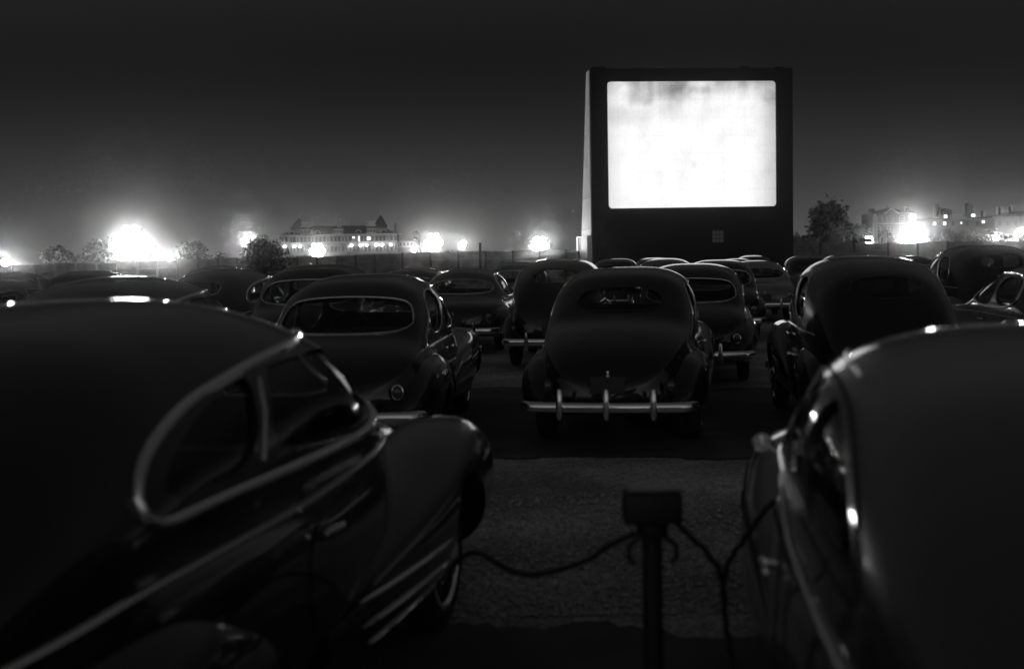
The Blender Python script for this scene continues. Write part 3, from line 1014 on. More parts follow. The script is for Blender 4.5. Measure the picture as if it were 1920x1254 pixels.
    if kind == 'nearfast':
        b0 = project(bv, -1, .70, 1.06, 0)
        b1 = b0 + Vector((-.09, .05, .05))
        mi = part('side_mirror', join(tube([b0, b1], .008, 8), lathe([(.028, .03), (.036, .012), (.038, -.002), (.034, -.008), (.002, -.009)], 20, 'y', tuple(b1))), M_CHROME, root)
        # chrome vent window frame and drip rail above the door glass
        va, vb = project(bv, -1, .46, 1.15, .004), project(bv, -1, .36, 1.42, .004)
        part('vent_frame', tube([va, va.lerp(vb, .5) + Vector((-.004, 0, 0)), vb], .011, 8), M_CHROME, root)
        part('drip_rail', tube([project(bv, -1, yy, zz, .008) for yy, zz in ((.42, 1.455), (.2, 1.485), (-.2, 1.50), (-.5, 1.49))], .009, 8), M_CHROME, root)
        part('sill_moulding', tube([project(bv, -1, yy, 1.128, .008) for yy in np.linspace(.7, -.6, 18)], .011, 8), M_CHROME, root)
    # interior
    zs = .98 if kind != 'oldsedan' else 1.05
    wseat = min(k[4] for k in S['body'] if -1.3 < k[0] < .3) - .12
    part('front_seat', join(rbox(-wseat, wseat, -.55, -.38, .42, zs, .06, 3), rbox(-wseat, wseat, -.5, .05, .40, .56, .05, 3)), M_SEAT, root)
    part('rear_seat', join(rbox(-wseat, wseat, -1.32, -1.14, .42, zs - .02, .06, 3), rbox(-wseat, wseat, -1.25, -.8, .40, .56, .05, 3)), M_SEAT, root)
    sw = Matrix.Translation((-.34, .28, zs + .10)) @ Matrix.Rotation(R(55), 4, 'X')
    ringp = [sw @ Vector((.2 * math.cos(a), .2 * math.sin(a), 0)) for a in np.linspace(0, 2 * math.pi, 33)[:-1]]
    st = part('steering_wheel', join(tube(ringp, .012, 8, closed=True), tube([sw @ Vector((-.19, 0, 0)), sw @ Vector((.19, 0, 0))], .009, 6),
                                     tube([sw @ Vector((0, 0, 0)), sw @ Vector((0, -.19, 0))], .009, 6)), M_DASH, root)
    part('steering_column', tube([sw @ Vector((0, 0, .01)), sw @ Vector((0, 0, -.5))], .02, 8), M_DASH, st)
    part('dashboard', rbox(-wseat - .02, wseat + .02, .42, .62, .82, zs + .08, .04, 2), M_DASH, root)
    ymir = .45
    mp = project(bv, 'front', 0, max(p[1] for p in S['front']) - .08, -.08)
    part('rear_view_mirror', rbox(mp.x - .1, mp.x + .1, mp.y - .03, mp.y - .005, mp.z - .03, mp.z + .03, .008, 2), M_DASH, root)
    return root


PROTO, PROTO_FREE = {}, {}


def copy_tree(o, parent=None):
    c = o.copy()
    COL.objects.link(c)
    if parent is not None:
        c.parent = parent
        c.matrix_parent_inverse = Matrix()
    for ch in o.children:
        copy_tree(ch, c)
    return c


def place_car(kind, x, y, heading, shade, label, z=0.0, scale=1.0):
    if kind not in PROTO:
        PROTO[kind] = build_car(kind)
        root = PROTO[kind]
        bpy.context.view_layer.update()
    else:
        root = copy_tree(PROTO[kind])
    root.location = (x, y, z)
    root.rotation_euler = (0, 0, -R(heading))
    root.scale = (scale, scale, scale)
    tag(root, label, 'car', 'cars parked facing the screen')
    for ch in root.children:
        if ch.name.split('.')[0] in PAINTED:
            ch.color = (shade, shade, shade, 1)
    return root


#@@SCENE
# ------------------------------------------------------------------ ground
def grid_sheet(x0, x1, y0, y1, nx, ny, zf):
    V = [(x0 + (x1 - x0) * i / nx, y0 + (y1 - y0) * j / ny, 0) for j in range(ny + 1) for i in range(nx + 1)]
    V = [(x, y, zf(x, y)) for x, y, _ in V]
    F = [(j * (nx + 1) + i, j * (nx + 1) + i + 1, (j + 1) * (nx + 1) + i + 1, (j + 1) * (nx + 1) + i) for j in range(ny) for i in range(nx)]
    return V, F


def ground_z(x, y):
    # the field falls away a little towards the far left fence
    t = min(max((y - 40) / 60, 0), 1)
    s = min(max((8 - x) / 40, 0), 1)
    return -0.75 * t * s - 0.01


V, F = grid_sheet(-120, 120, -20, 200, 48, 44, ground_z)
far = [(-120, -20), (120, -20), (120, 200), (-120, 200)]
k = len(V)
V += [(-3000, -300, -1.6), (3000, -300, -1.6), (3000, 4000, -1.6), (-3000, 4000, -1.6)]
F += [(k, k + 1, k + 2, k + 3)]
struct(part('ground', (V, F), M_GRAVEL))

# parking strips: paved lanes round the screen, the farther one painted as car shadow
SCR_X, SCR_Y = 14.28, 100.0


rs0 = random.Random(5)


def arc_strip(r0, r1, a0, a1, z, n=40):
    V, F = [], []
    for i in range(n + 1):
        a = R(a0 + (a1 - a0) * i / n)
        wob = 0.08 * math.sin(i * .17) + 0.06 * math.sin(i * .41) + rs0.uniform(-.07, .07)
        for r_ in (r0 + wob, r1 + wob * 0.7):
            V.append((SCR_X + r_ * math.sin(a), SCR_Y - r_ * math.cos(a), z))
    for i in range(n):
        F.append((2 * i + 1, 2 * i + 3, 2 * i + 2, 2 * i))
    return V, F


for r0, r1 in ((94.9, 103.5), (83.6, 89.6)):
    struct(part('parking_shade_strip', arc_strip(r0, r1, -24, 8, 0.004, 900), M_ASPHALT_SHADE, smooth=False))

rs = random.Random(7)
V, F = [], []
for i in range(4500):
    y = 6.4 + 3.3 * rs.random() ** 1.3
    x = rs.uniform(-.35, .35) * y * .45 + .05 * y
    r_ = rs.uniform(.006, .02) * (1.5 if rs.random() < .06 else 1)
    k = len(V)
    for q in range(5):
        a = q * 2 * math.pi / 5 + rs.uniform(-.4, .4)
        V.append((x + r_ * math.cos(a) * rs.uniform(.7, 1.2), y + r_ * math.sin(a) * rs.uniform(.7, 1.2), rs.uniform(-.004, .002)))
    V.append((x + rs.uniform(-.3, .3) * r_, y + rs.uniform(-.3, .3) * r_, r_ * rs.uniform(.5, 1.0)))
    F += [(k + q, k + (q + 1) % 5, k + 5) for q in range(5)]
struct(part('loose_gravel', (V, F), mat('pale_pebble', 0.34, rough=0.9, noise=0.5, nscale=20), smooth=False), 'stuff')

# ------------------------------------------------------------------ screen tower
tw = empty('screen_tower', (SCR_X, SCR_Y, 0), R(5))
PXM = FPX / SCR_Y                     # 24 px per metre there
hwS, z0S, z1S = 6.64, 5.36, 15.08      # picture half width, bottom, top
hwT, topT = 7.95, 16.05
# front wall with a rounded rectangular opening built from four boards around the picture
part('front_wall', join(box(-hwT, -hwS, 0, .35, -1, topT), box(hwS, hwT, 0, .35, -1, topT), box(-hwS, hwS, 0, .35, z1S, topT), box(-hwS, hwS, 0, .35, -1, z0S)), M_BLACK, tw, smooth=False)
for sx, zc, sz in ((-1, z0S, 1), (1, z0S, 1), (-1, z1S, -1), (1, z1S, -1)):
    rr = .28
    poly = [(sx * hwS, zc)]
    for i in range(7):
        a = math.pi / 2 * i / 6
        poly.append((sx * (hwS - rr + rr * math.sin(a)), zc + sz * (rr - rr * math.cos(a))))
    part('frame_corner', prism(poly, 0.002, .348), M_BLACK, tw, smooth=False)
sc = part('screen_surface', ([(-hwS, 0, -4.86), (hwS, 0, -4.86), (hwS, 0, 4.86), (-hwS, 0, 4.86)], [(0, 1, 2, 3)]), M_SCREEN, tw, smooth=False, loc=(0, .2, (z0S + z1S) / 2))
sc['label'] = 'glowing white picture with faint grey blocks along its top'
# leaning side wings, pale boards
for s in (-1, 1):
    n_p = 7
    for i in range(n_p):
        za, zb = -1 + (topT + 1 - .02) * i / n_p, -1 + (topT + 1 - .02) * (i + 1) / n_p - .03
        da, db = 6.4 - 5.0 * i / n_p, 6.4 - 5.0 * (i + 1) / n_p
        x0, x1 = (s * hwT - .12 * s, s * hwT + .06 * s)
        v = [(x0, .36, za), (x1, .36, za), (x1, .36 + da, za), (x0, .36 + da, za), (x0, .36, zb), (x1, .36, zb), (x1, .36 + db, zb), (x0, .36 + db, zb)]
        f = [(0, 3, 2, 1), (4, 5, 6, 7), (0, 1, 5, 4), (1, 2, 6, 5), (2, 3, 7, 6), (3, 0, 4, 7)]
        part('side_panel', outward((v, f)), M_WHITEBOARD, tw, smooth=False)
# back wall
v = [(-hwT + .2, 6.7, -1), (hwT - .2, 6.7, -1), (hwT - .2, 1.75, topT - .05), (-hwT + .2, 1.75, topT - .05), (-hwT + .2, 6.6, -1), (hwT - .2, 6.6, -1), (hwT - .2, 1.65, topT - .05), (-hwT + .2, 1.65, topT - .05)]
part('back_wall', outward((v, [(0, 1, 2, 3), (7, 6, 5, 4), (0, 4, 5, 1), (1, 5, 6, 2), (2, 6, 7, 3), (3, 7, 4, 0)])), M_WOOD, tw, smooth=False)
part('top_cap', box(-hwT, hwT, .352, 1.7, topT - .12, topT - .02), M_BLACK, tw, smooth=False)
for xa, xb, h in ((-7.8, -6.75, .16), (3.75, 4.5, .15), (6.55, 7.25, .12)):
    part('roof_bracket', rbox(xa, xb, .05, .6, topT + .002, topT + h, .03, 1), M_BLACK, tw, smooth=False)
part('foot_shed', box(-hwT - .34, -hwT - .07, .6, 6.5, -1, 3.3), M_WHITEBOARD, tw, smooth=False)
part('drain_pipe', tube([(-hwT - .42, 4.6, -.6), (-hwT - .42, 4.6, 3.2)], .05, 8), M_METALD, tw)
# small louvred window low on the front wall
wv = part('window', box(1.45, 2.4, -.03, -.002, 2.55, 3.6), M_METALD, tw, smooth=False)
for ix in range(3):
    for iz in range(3):
        part('pane', box(1.5 + ix * .30, 1.74 + ix * .30, -.045, -.032, 2.62 + iz * .31, 2.88 + iz * .31), M_METAL, wv, smooth=False)
tag(tw, 'tall black outdoor cinema tower with a glowing white screen and pale side wing', 'screen')

# ------------------------------------------------------------------ fences
def fence(pts, label, spacing, height, post_mat, brace_from=None, boards=5, step=None):
    """pts: world points of the fence top line"""
    P = resample([tuple(p) for p in pts], 400, closed=False)
    d = np.r_[0, np.cumsum(np.linalg.norm(np.diff(P[:, :2], axis=0), axis=1))]
    n = int(d[-1] / spacing)
    root = empty('board_fence', tuple(P[0][:2]) + (P[0][2] - height,))
    o = Vector(root.location)
    rnd = random.Random(len(label))
    for i in range(n):
        a, b = [Vector([np.interp(t, d, P[:, k_]) for k_ in range(3)]) - o for t in (i * d[-1] / n, (i + 1) * d[-1] / n)]
        t = (b - a)
        t2 = Vector((t.x, t.y, 0)).normalized()
        nrm = Vector((t2.y, -t2.x, 0))
        if nrm.y > 0:
            nrm = -nrm
        dz = rnd.uniform(-.05, .05)
        vfs = []
        bh = height / boards
        for q in range(boards):
            g = .012
            j = rnd.uniform(0, .02)
            lo, hi = -height + q * bh + g + dz, -height + (q + 1) * bh + dz
            c = [a + nrm * (.0 + j) + Vector((0, 0, lo)), b + nrm * (.0 + j) + Vector((0, 0, lo)), b - nrm * .03 + Vector((0, 0, lo)), a - nrm * .03 + Vector((0, 0, lo))]
            u = [p + Vector((0, 0, hi - lo)) for p in c]
            vfs.append(outward((c + u, [(0, 3, 2, 1), (4, 5, 6, 7), (0, 1, 5, 4), (1, 2, 6, 5), (2, 3, 7, 6), (3, 0, 4, 7)])))
        part('panel', join(*vfs), M_WOOD, root, smooth=False)
        pp = a + nrm * .09
        part('post', box(pp.x - .07, pp.x + .07, pp.y - .06, pp.y + .04, pp.z - height - .3, pp.z + .04 + dz), post_mat, root, smooth=False)
        if brace_from and brace_from[0] <= i < brace_from[1]:
            q = pp + nrm * 1.1
            part('brace', tube([pp + Vector((0, 0, -.35)), Vector((q.x + .25, q.y, pp.z - height))], .05, 6), M_WOODDARK, root)
            part('brace', tube([pp + Vector((0, 0, -.35)), Vector((q.x - .25, q.y, pp.z - height))], .05, 6), M_WOODDARK, root)
    tag(root, label, 'fence')
    return root


fence([at(-60, 499, 88), at(130, 494, 92), at(330, 489, 96)], 'low weathered board fence with pale posts running in from the left edge', 1.45, 2.6, M_WOODPOST)
fence([at(332, 486.5, 98), at(450, 484.5, 100), at(702, 478, 103)], 'board fence with dark braced posts in front of the long hotel', 1.5, 2.7, M_WOODDARK, (1, 4))
fence([at(702, 476.5, 104), at(900, 471, 105), at(1110, 467, 107)], 'higher board fence with wide bays ending at the screen tower', 2.2, 2.9, M_WOODDARK, (2, 3))
fence([at(1478, 453, 104), at(1660, 455.5, 98), at(1720, 456, 95)], 'dark plain board fence to the right of the screen tower', 2.4, 2.7, M_WOODDARK)
fence([at(1722, 455, 95), at(1800, 452, 92), at(1990, 452, 88)], 'dark fence below the chimneyed house at the right edge', 2.4, 2.7, M_WOODDARK)

# small dark box standing on the right fence, tall black pole before the left one
c = at(1624, 455, 97.5)
o = part('switch_box', join(rbox(-.45, .45, -.15, .15, 0, .34, .02, 1), box(-.47, .47, -.17, .17, .342, .36), box(-.30, -.24, -.1, .1, -.12, 0), box(.24, .30, -.1, .1, -.12, 0)), M_METALD, loc=c)
tag(o, 'small flat black box sitting on top of the right fence', 'box')
c = at(900, 455, 90)
o = part('utility_post', join(lathe([(.10, -3.4), (.09, -.1), (.095, -.09), (.095, 0)], 10), tube([(-.25, 0, -.75), (0, 0, -.75)], .03, 6), ball((-.28, 0, -.75), .05, nu=8, nv=5)), M_METALD, loc=c)
tag(o, 'short black utility post standing above the fence left of the screen', 'post')


# ------------------------------------------------------------------ lamps behind the fence
def intensity(k, depth):
    """radiant intensity whose glow in this haze reads 0.1 at 100*k px from the lamp"""
    return 0.05 * (100.0 * k * depth / FPX) / (HAZE_DENSITY * 0.95)


def street_lamp(px, py, depth, k, r, label, pole_mat=None, arm=0.0, ground=-1.4):
    c = at(px, py, depth)
    root = empty('street_lamp', (c.x + arm, c.y, ground))
    h = c.z - ground
    pm = pole_mat or M_METALD
    pts = [(0, 0, 0), (0, 0, h * .5), (0, 0, h - r * 1.15)]
    rr = [.12, .09, .06]
    if arm:
        pts = [(0, 0, 0), (0, 0, h * .6), (0, 0, h - .3), (-arm * .3, 0, h + .15), (-arm * .8, 0, h + .2), (-arm, 0, h + r * 1.1)]
        rr = [.12, .10, .08, .06, .05, .04]
    part('pole', tube(pts, rr, 8), pm, root)
    part('base', lathe([(.22, 0), (.2, .5), (.14, .7)], 10), pm, root)
    part('globe', ball((-arm, 0, h), r, nu=10, nv=6), emit_mat(intensity(k, depth) / (math.pi * r * r)), root)
    part('cap', lathe([(r * .55, h + r * .88), (r * .45, h + r * 1.05), (.03, h + r * 1.15)], 12, centre=(-arm, 0, 0)), pm, root)
    tag(root, label, 'lamp', 'lit lamps beyond the fence')
    return root


def flood_bank(px, py, depth, k, rows, r, label, spread=1.02, ground=-1.4):
    """rows: list of lamps per row from top to bottom"""
    c = at(px, py, depth)
    root = empty('floodlight_mast', (c.x, c.y, ground))
    h = c.z - ground
    total = sum(rows)
    e = emit_mat(intensity(k, depth) / total / (math.pi * r * r))
    part('mast', tube([(0, .5, 0), (0, .5, h + len(rows) * r * .8)], [.22, .14], 10), M_METALD, root)
    for j, n in enumerate(rows):
        z = h + (len(rows) / 2 - .5 - j) * r * 1.95
        part('crossarm', box(-(n * spread * r * 1.1 + .2), n * spread * r * 1.1 + .2, .35, .45, z - .06, z + .06), M_METALD, root, smooth=False)
        for i in range(n):
            x = (i - (n - 1) / 2) * r * 2 * spread
            hd = part('lamp_head', lathe([(r * .3, .34), (r * .8, .25), (r * 1.05, .0), (r * 1.0, -.02)], 16, 'y', (x, 0, z)), M_METAL, root)
            part('lens', ball((x, -.06, z), r, sy=.6, nu=10, nv=6), e, hd)
    tag(root, label, 'floodlight', 'lit lamps beyond the fence')
    return root


flood_bank(246, 455, 150, 1.0, [2, 4, 5, 4], .50, 'biggest brightest floodlight bank blazing above the left fence')
street_lamp(10, 492, 120, .4, .36, 'bright lamp at the far left edge level with the fence top')
street_lamp(318, 483, 140, .3, .28, 'small lamp just right of the biggest floodlight bank')
street_lamp(460, 450, 240, .2, .5, 'lamp on a tall pale pole left of the long hotel', M_METALW)
flood_bank(595, 471, 310, .18, [2, 3, 2], .62, 'floodlight bank shining in front of the long hotel facade')
street_lamp(776, 468, 260, .1, .45, 'small lamp low against the fence right of the hotel')
flood_bank(813, 455, 330, .26, [2, 3, 2], .75, 'bright floodlight cluster right of the hotel, left one of the close pair')
street_lamp(868, 458, 330, .16, .75, 'round lamp right of the close pair of floodlights')
flood_bank(1012, 461, 113, .3, [2, 3, 2], .26, 'low floodlights just left of the screen tower')
flood_bank(1711, 434, 246, .9, [1, 1, 2, 3, 5, 6], .56, 'brilliant stacked floodlights in front of the gabled brick house')
street_lamp(1629, 450, 130, .06, .42, 'half hidden white globe lamp behind the fence beside tall white pole', M_METALW)
street_lamp(1912, 436, 150, .22, .36, 'blurred bright lamp among bushes at the right edge')
street_lamp(1868, 446, 150, .12, .25, 'dim lamp among bushes below the chimneyed house')

c = at(1641, 407, 122)
o = empty('flag_pole', (c.x, c.y, -1.2))
part('pole', tube([(0, 0, 0), (0, 0, c.z + .9), (0, 0, c.z + 1.2)], [.24, .22, .2], 10), M_METALW, o)
part('finial', ball((0, 0, c.z + 1.3), .22, nu=10, nv=6), M_METALW, o)
tag(o, 'tall plain white pole standing before the gabled brick house', 'pole')
c = at(1659, 434, 122)
o = empty('gooseneck_post', (c.x, c.y, -1.2))
part('pole', tube([(0, 0, 0), (0, 0, c.z + 1.2)], [.2, .18], 10), M_METALW, o)
part('arm', tube([(0, 0, c.z + .55), (-.2, 0, c.z + .75), (-.42, 0, c.z + .6), (-.45, 0, c.z + .2)], .09, 8), M_METALW, o)
tag(o, 'short white post with a hooked arm beside the tall white pole', 'post')


# ------------------------------------------------------------------ buildings
def window_part(root, x, y, z, w, h, frame_m, pane_m, arched=False, bars=True):
    fr_ = .12 * w + .05
    if arched:
        def arch(hw, hh, base):
            return [(x - hw, base), (x + hw, base)] + [(x + hw * math.cos(a), z + hh / 2 - hw + hw * math.sin(a)) for a in np.linspace(0, math.pi, 9)]
        wd = part('window', prism(arch(w / 2 + fr_, h + 2 * fr_, z - h / 2 - fr_), y - .05, y - .002), frame_m, root, smooth=False)
        part('pane', prism(arch(w / 2, h, z - h / 2), y - .09, y - .053), pane_m, wd, smooth=False)
    else:
        wd = part('window', box(x - w / 2 - fr_, x + w / 2 + fr_, y - .05, y - .002, z - h / 2 - fr_, z + h / 2 + fr_), frame_m, root, smooth=False)
        part('pane', box(x - w / 2, x + w / 2, y - .09, y - .053, z - h / 2, z + h / 2), pane_m, wd, smooth=False)
    if bars:
        part('glazing_bar', box(x - w / 2, x + w / 2, y - .12, y - .093, z - .05, z + .05), frame_m, wd, smooth=False)
    return wd


def hip_roof(x0, x1, y0, y1, z0, z1, over=.6, ridge=.25):
    x0, x1, y0, y1 = x0 - over, x1 + over, y0 - over, y1 + over
    ym = (y0 + y1) / 2
    rx = min((x1 - x0) * .45, (y1 - y0) * ridge * 2)
    V = [(x0, y0, z0), (x1, y0, z0), (x1, y1, z0), (x0, y1, z0), (x0 + rx, ym, z1), (x1 - rx, ym, z1)]
    return V, [(0, 1, 5, 4), (1, 2, 5), (2, 3, 4, 5), (3, 0, 4), (3, 2, 1, 0)]


# long hotel behind the left fence
HD = 560.0
u0 = at(526, 470, HD)
mpp = HD / FPX


def hu(px):
    return (px - 526) * mpp


def hz(px, py):
    return at(px, py, HD).z


HS = 400.0 / HD          # a modest three storey building, 400 m away
hotel = empty('hotel', (u0.x * HS, HD * HS, CAM_H - (CAM_H + 1.5) * HS), R(1.5))
hotel.scale = (HS, HS, HS)
ZO = 1.5
W_ = hu(744)
eave = 12.3 + ZO
part('wall', box(0, W_, 0, 16, 0, eave), M_BRICK, hotel, smooth=False)
rf = part('roof', hip_roof(0, W_, 0, 16, eave + .35, eave + 4.2, .7, .3), M_SLATE, hotel, smooth=False)
part('cornice', box(-.7, W_ + .7, -.75, 16.7, eave + .002, eave + .33), M_STONE, hotel, smooth=False)
part('string_course', box(-.12, W_ + .12, -.22, -.002, 8.9 + ZO, 9.25 + ZO), M_STONE, hotel, smooth=False)
part('string_course', box(-.12, W_ + .12, -.22, -.002, 4.2 + ZO, 4.5 + ZO), M_STONE, hotel, smooth=False)
# projecting bays
for pa, pb in ((526, 545), (585, 602), (650, 672), (727, 744)):
    part('bay', box(hu(pa), hu(pb), -.7, -.002, 0, eave - .05), M_BRICK, hotel, smooth=False)
# corner towers with steep roofs
for px, top, hw in ((560, 409, 3.6), (713, 402, 3.3)):
    x = hu(px)
    zt = hz(px, top) + ZO
    part('tower_wall', box(x - hw * .8, x + hw * .8, .5, 2 * hw * .8 + .5, eave + .3, eave + 3.4), M_BRICK, hotel, smooth=False)
    zb_ = eave + 3.0
    V = [(x - hw, .2, zb_), (x + hw, .2, zb_), (x + hw, 2 * hw + .2, zb_), (x - hw, 2 * hw + .2, zb_),
         (x - hw * .35, hw * .65 + .2, zb_ + (zt - zb_) * .72), (x + hw * .35, hw * .65 + .2, zb_ + (zt - zb_) * .72), (x + hw * .35, hw * 1.35 + .2, zb_ + (zt - zb_) * .72), (x - hw * .35, hw * 1.35 + .2, zb_ + (zt - zb_) * .72), (x, hw + .2, zt)]
    tr = part('tower_roof', (V, [(0, 1, 5, 4), (1, 2, 6, 5), (2, 3, 7, 6), (3, 0, 4, 7), (4, 5, 8), (5, 6, 8), (6, 7, 8), (7, 4, 8), (3, 2, 1, 0)]), M_SLATE, hotel, smooth=False)
    part('finial', tube([(x, hw + .2, zt - .2), (x, hw + .2, zt + 1.6)], [.14, .06], 6), M_STONE, tr)
# dormers with stone windows and stepped pale tops
for px in (573, 634, 696):
    x = hu(px)
    dm = part('dormer', box(x - 2.0, x + 2.0, -.4, 5, eave + .35, eave + 2.9), M_BRICK, hotel, smooth=False)
    part('dormer_frame', join(box(x - 2.1, x + 2.1, -.55, -.402, eave + .5, eave + .75), box(x - 2.1, x + 2.1, -.55, -.402, eave + 2.3, eave + 2.6)), M_STONE, dm, smooth=False)
    for q in (-1.35, 0, 1.35):
        window_part(hotel, x + q, -.4, eave + 1.5, .65, 1.3, M_STONE, M_PANE, bars=False)
    if px != 634:
        part('dormer_top', join(box(x - 2.2, x + 2.2, .2, 3, eave + 3.6, eave + 4.2), box(x - 1.6, x + 1.6, .4, 2.8, eave + 4.21, eave + 5.4), box(x - 2.1, x + 2.1, .2, 3, eave + 5.41, eave + 6.0)), M_STONE, hotel, smooth=False)
    else:
        cp = part('cupola', join(box(x - .9, x + .9, 5.4, 7.2, eave + 3.5, eave + 6.0), box(x - 1.2, x + 1.2, 5.1, 7.5, eave + 6.01, eave + 6.5)), M_STONE, hotel, smooth=False)
        part('cupola_dome', lathe([(1.0, eave + 6.51), (.95, eave + 7.2), (.6, eave + 7.9), (.12, eave + 8.3), (.08, eave + 9.6)], 12, centre=(x, 6.3, 0)), M_STONE, cp)
# eyebrow windows
for px in (548, 596, 672, 719):
    x = hu(px)
    ring = [(x + 1.15 * math.cos(a), -.25, eave + .9 + 1.15 * math.sin(a)) for a in np.linspace(0, math.pi, 11)]
    ey = part('eyebrow_window', tube(ring, .2, 6), M_STONE, hotel)
    part('pane', prism([(x + 1.0 * math.cos(a), eave + .9 + 1.0 * math.sin(a)) for a in np.linspace(0, math.pi, 9)], -.1, .6), M_PANE, ey, smooth=False)
part('chimney', join(box(hu(738), hu(743), 2, 4, eave + .4, eave + 4.2), box(hu(737), hu(744), 1.8, 4.2, eave + 4.21, eave + 4.7)), M_BRICK, hotel, smooth=False)
part('chimney', join(box(hu(655), hu(657.5), 9, 10.5, eave + 3, eave + 5.0), box(hu(654.5), hu(658), 8.8, 10.7, eave + 5.01, eave + 5.3)), M_BRICK, hotel, smooth=False)
lit = {663: .8, 672: 2.2, 691: 1.4}
for i, px in enumerate(range(531, 742, 7)):
    inbay = any(a - 2 <= px <= b + 2 for a, b in ((526, 545), (585, 602), (650, 672), (727, 744)))
    yw = -.7 if any(a + 1 <= px <= b - 1 for a, b in ((526, 545), (585, 602), (650, 672), (727, 744))) else 0
    if min(abs(px - q) for q in lit) > 4:
        window_part(hotel, hu(px), yw, 10.6 + ZO, .85, 1.9, M_STONE if i % 4 == 0 else M_BRICKDARK, M_PANE)
    window_part(hotel, hu(px), yw, 6.4 + ZO, .85, 2.1, M_STONE if i % 3 == 0 else M_BRICKDARK, M_PANE, arched=True)
for px, hh in lit.items():
    w_ = window_part(hotel, hu(px), -.71 if px == 663 else 0, 10.6 + ZO + (.5 if hh < 1 else 0), 1.0 if px != 691 else 1.5, hh if hh > 1 else .7, M_BRICKDARK, M_LITWIN, bars=False)
    w_['label'] = 'lit hotel window'
# arches of the entrance
for px in (623, 632):
    x = hu(px)
    ring = [(x + 1.0 * math.cos(a), -.15, 7.2 + ZO + 1.0 * math.sin(a)) for a in np.linspace(0, math.pi, 9)]
    part('stone_arch', tube(ring, .18, 6), M_STONE, hotel)
wl_m = emit_mat(45.0, 'wall_lamp_light')
for px in (535, 552, 563, 659, 676, 687, 705, 716, 733):
    x = hu(px)
    yy = -.7 if px in (535, 659, 733) else 0
    wl_ = part('wall_lamp', ball((x, yy - .8, 7.6 + ZO), .30, nu=10, nv=6), wl_m, hotel)
    part('bracket', tube([(x, yy, 7.2 + ZO), (x, yy - .8, 7.35 + ZO)], .06, 6), M_METALD, wl_)
# lower annex
ax0, ax1 = W_ + .05, hu(786)
part('annex_wall', box(ax0, ax1, 1.0, 14, 0, 9.2 + ZO), M_BRICK, hotel, smooth=False)
part('annex_roof', hip_roof(ax0 + .7, ax1, 1.0, 14, 9.2 + ZO, 10.6 + ZO, .4), M_SLATE, hotel, smooth=False)
part('annex_course', box(ax0, ax1, .8, .998, 6.6 + ZO, 6.9 + ZO), M_STONE, hotel, smooth=False)
for px in (750, 757, 764, 771):
    window_part(hotel, hu(px), 1.0, 8.0 + ZO, .9, 1.3, M_STONE, M_PANE, arched=True, bars=False)
x = hu(778)
part('annex_cupola', lathe([(1.1, 10 + ZO), (1.1, 12.0 + ZO), (1.4, 12.05 + ZO), (1.2, 12.6 + ZO), (.5, 13.4 + ZO), (.1, 13.7 + ZO), (.07, 14.6 + ZO)], 12, centre=(x, 6, 0)), M_STONE, hotel)
tag(hotel, 'long brick hotel with two steep roofed corner towers and a cupola', 'hotel')

# gabled brick house right of the screen
GD = 275.0
g0 = at(1636, 455, GD)
gm = GD / FPX


def gx(px):
    return (px - 1636) * gm


def gz(py, px=1672):
    return at(px, py, GD).z + 1.5


gh = empty('gabled_house', (g0.x, GD, -1.5), R(-2))
GW = gx(1712)
ge = gz(400)
part('wall', box(0, GW, 0, 10, 0, ge), M_BRICKDARK, gh, smooth=False)
part('roof', hip_roof(0, GW, 0, 10, ge + .02, gz(389), .25, .22), M_SLATE, gh, smooth=False)
part('gable', prism([(gx(1658), ge - .2), (gx(1682), ge - .2), (gx(1670), gz(392))], -.35, 4), M_BRICKDARK, gh, smooth=False)
part('gable_coping', tube([(gx(1656.5), -.4, ge - .1), (gx(1670), -.4, gz(391.2)), (gx(1683.5), -.4, ge - .1)], .14, 6), M_STONE, gh)
part('parapet', box(-.3, gx(1640), -.2, 3, ge + .02, gz(390.5)), M_BRICKDARK, gh, smooth=False)
part('chimney', join(box(gx(1703), gx(1709), 2, 4, ge, gz(390)), box(gx(1702), gx(1710), 1.8, 4.2, gz(390) + .01, gz(388))), M_BRICKDARK, gh, smooth=False)
part('finial', ball((gx(1674), 5, gz(388)), .3, sz=1.6, nu=8, nv=6), M_BRICKDARK, gh)
for px in (1648, 1651.5, 1664.5, 1668.5, 1672.5, 1688, 1692):
    window_part(gh, gx(px), 0, gz(410), .42, 1.05, M_STONE, M_PANE, arched=True, bars=True)
for px in (1648, 1666, 1672, 1690):
    window_part(gh, gx(px), 0, gz(430), .55, 1.2, M_STONE, M_PANE)
part('string_course', box(-.1, GW + .1, -.12, -.002, gz(420), gz(418.5)), M_STONE, gh, smooth=False)
tag(gh, 'gabled brick house with arched windows right of the screen tower', 'house')

# chimneyed mansion at the right edge
CD = 250.0
c0 = at(1744, 455, CD)
cm = CD / FPX


def cx(px):
    return (px - 1744) * cm


def cz(py, px=1830):
    return at(px, py, CD).z + 1.5


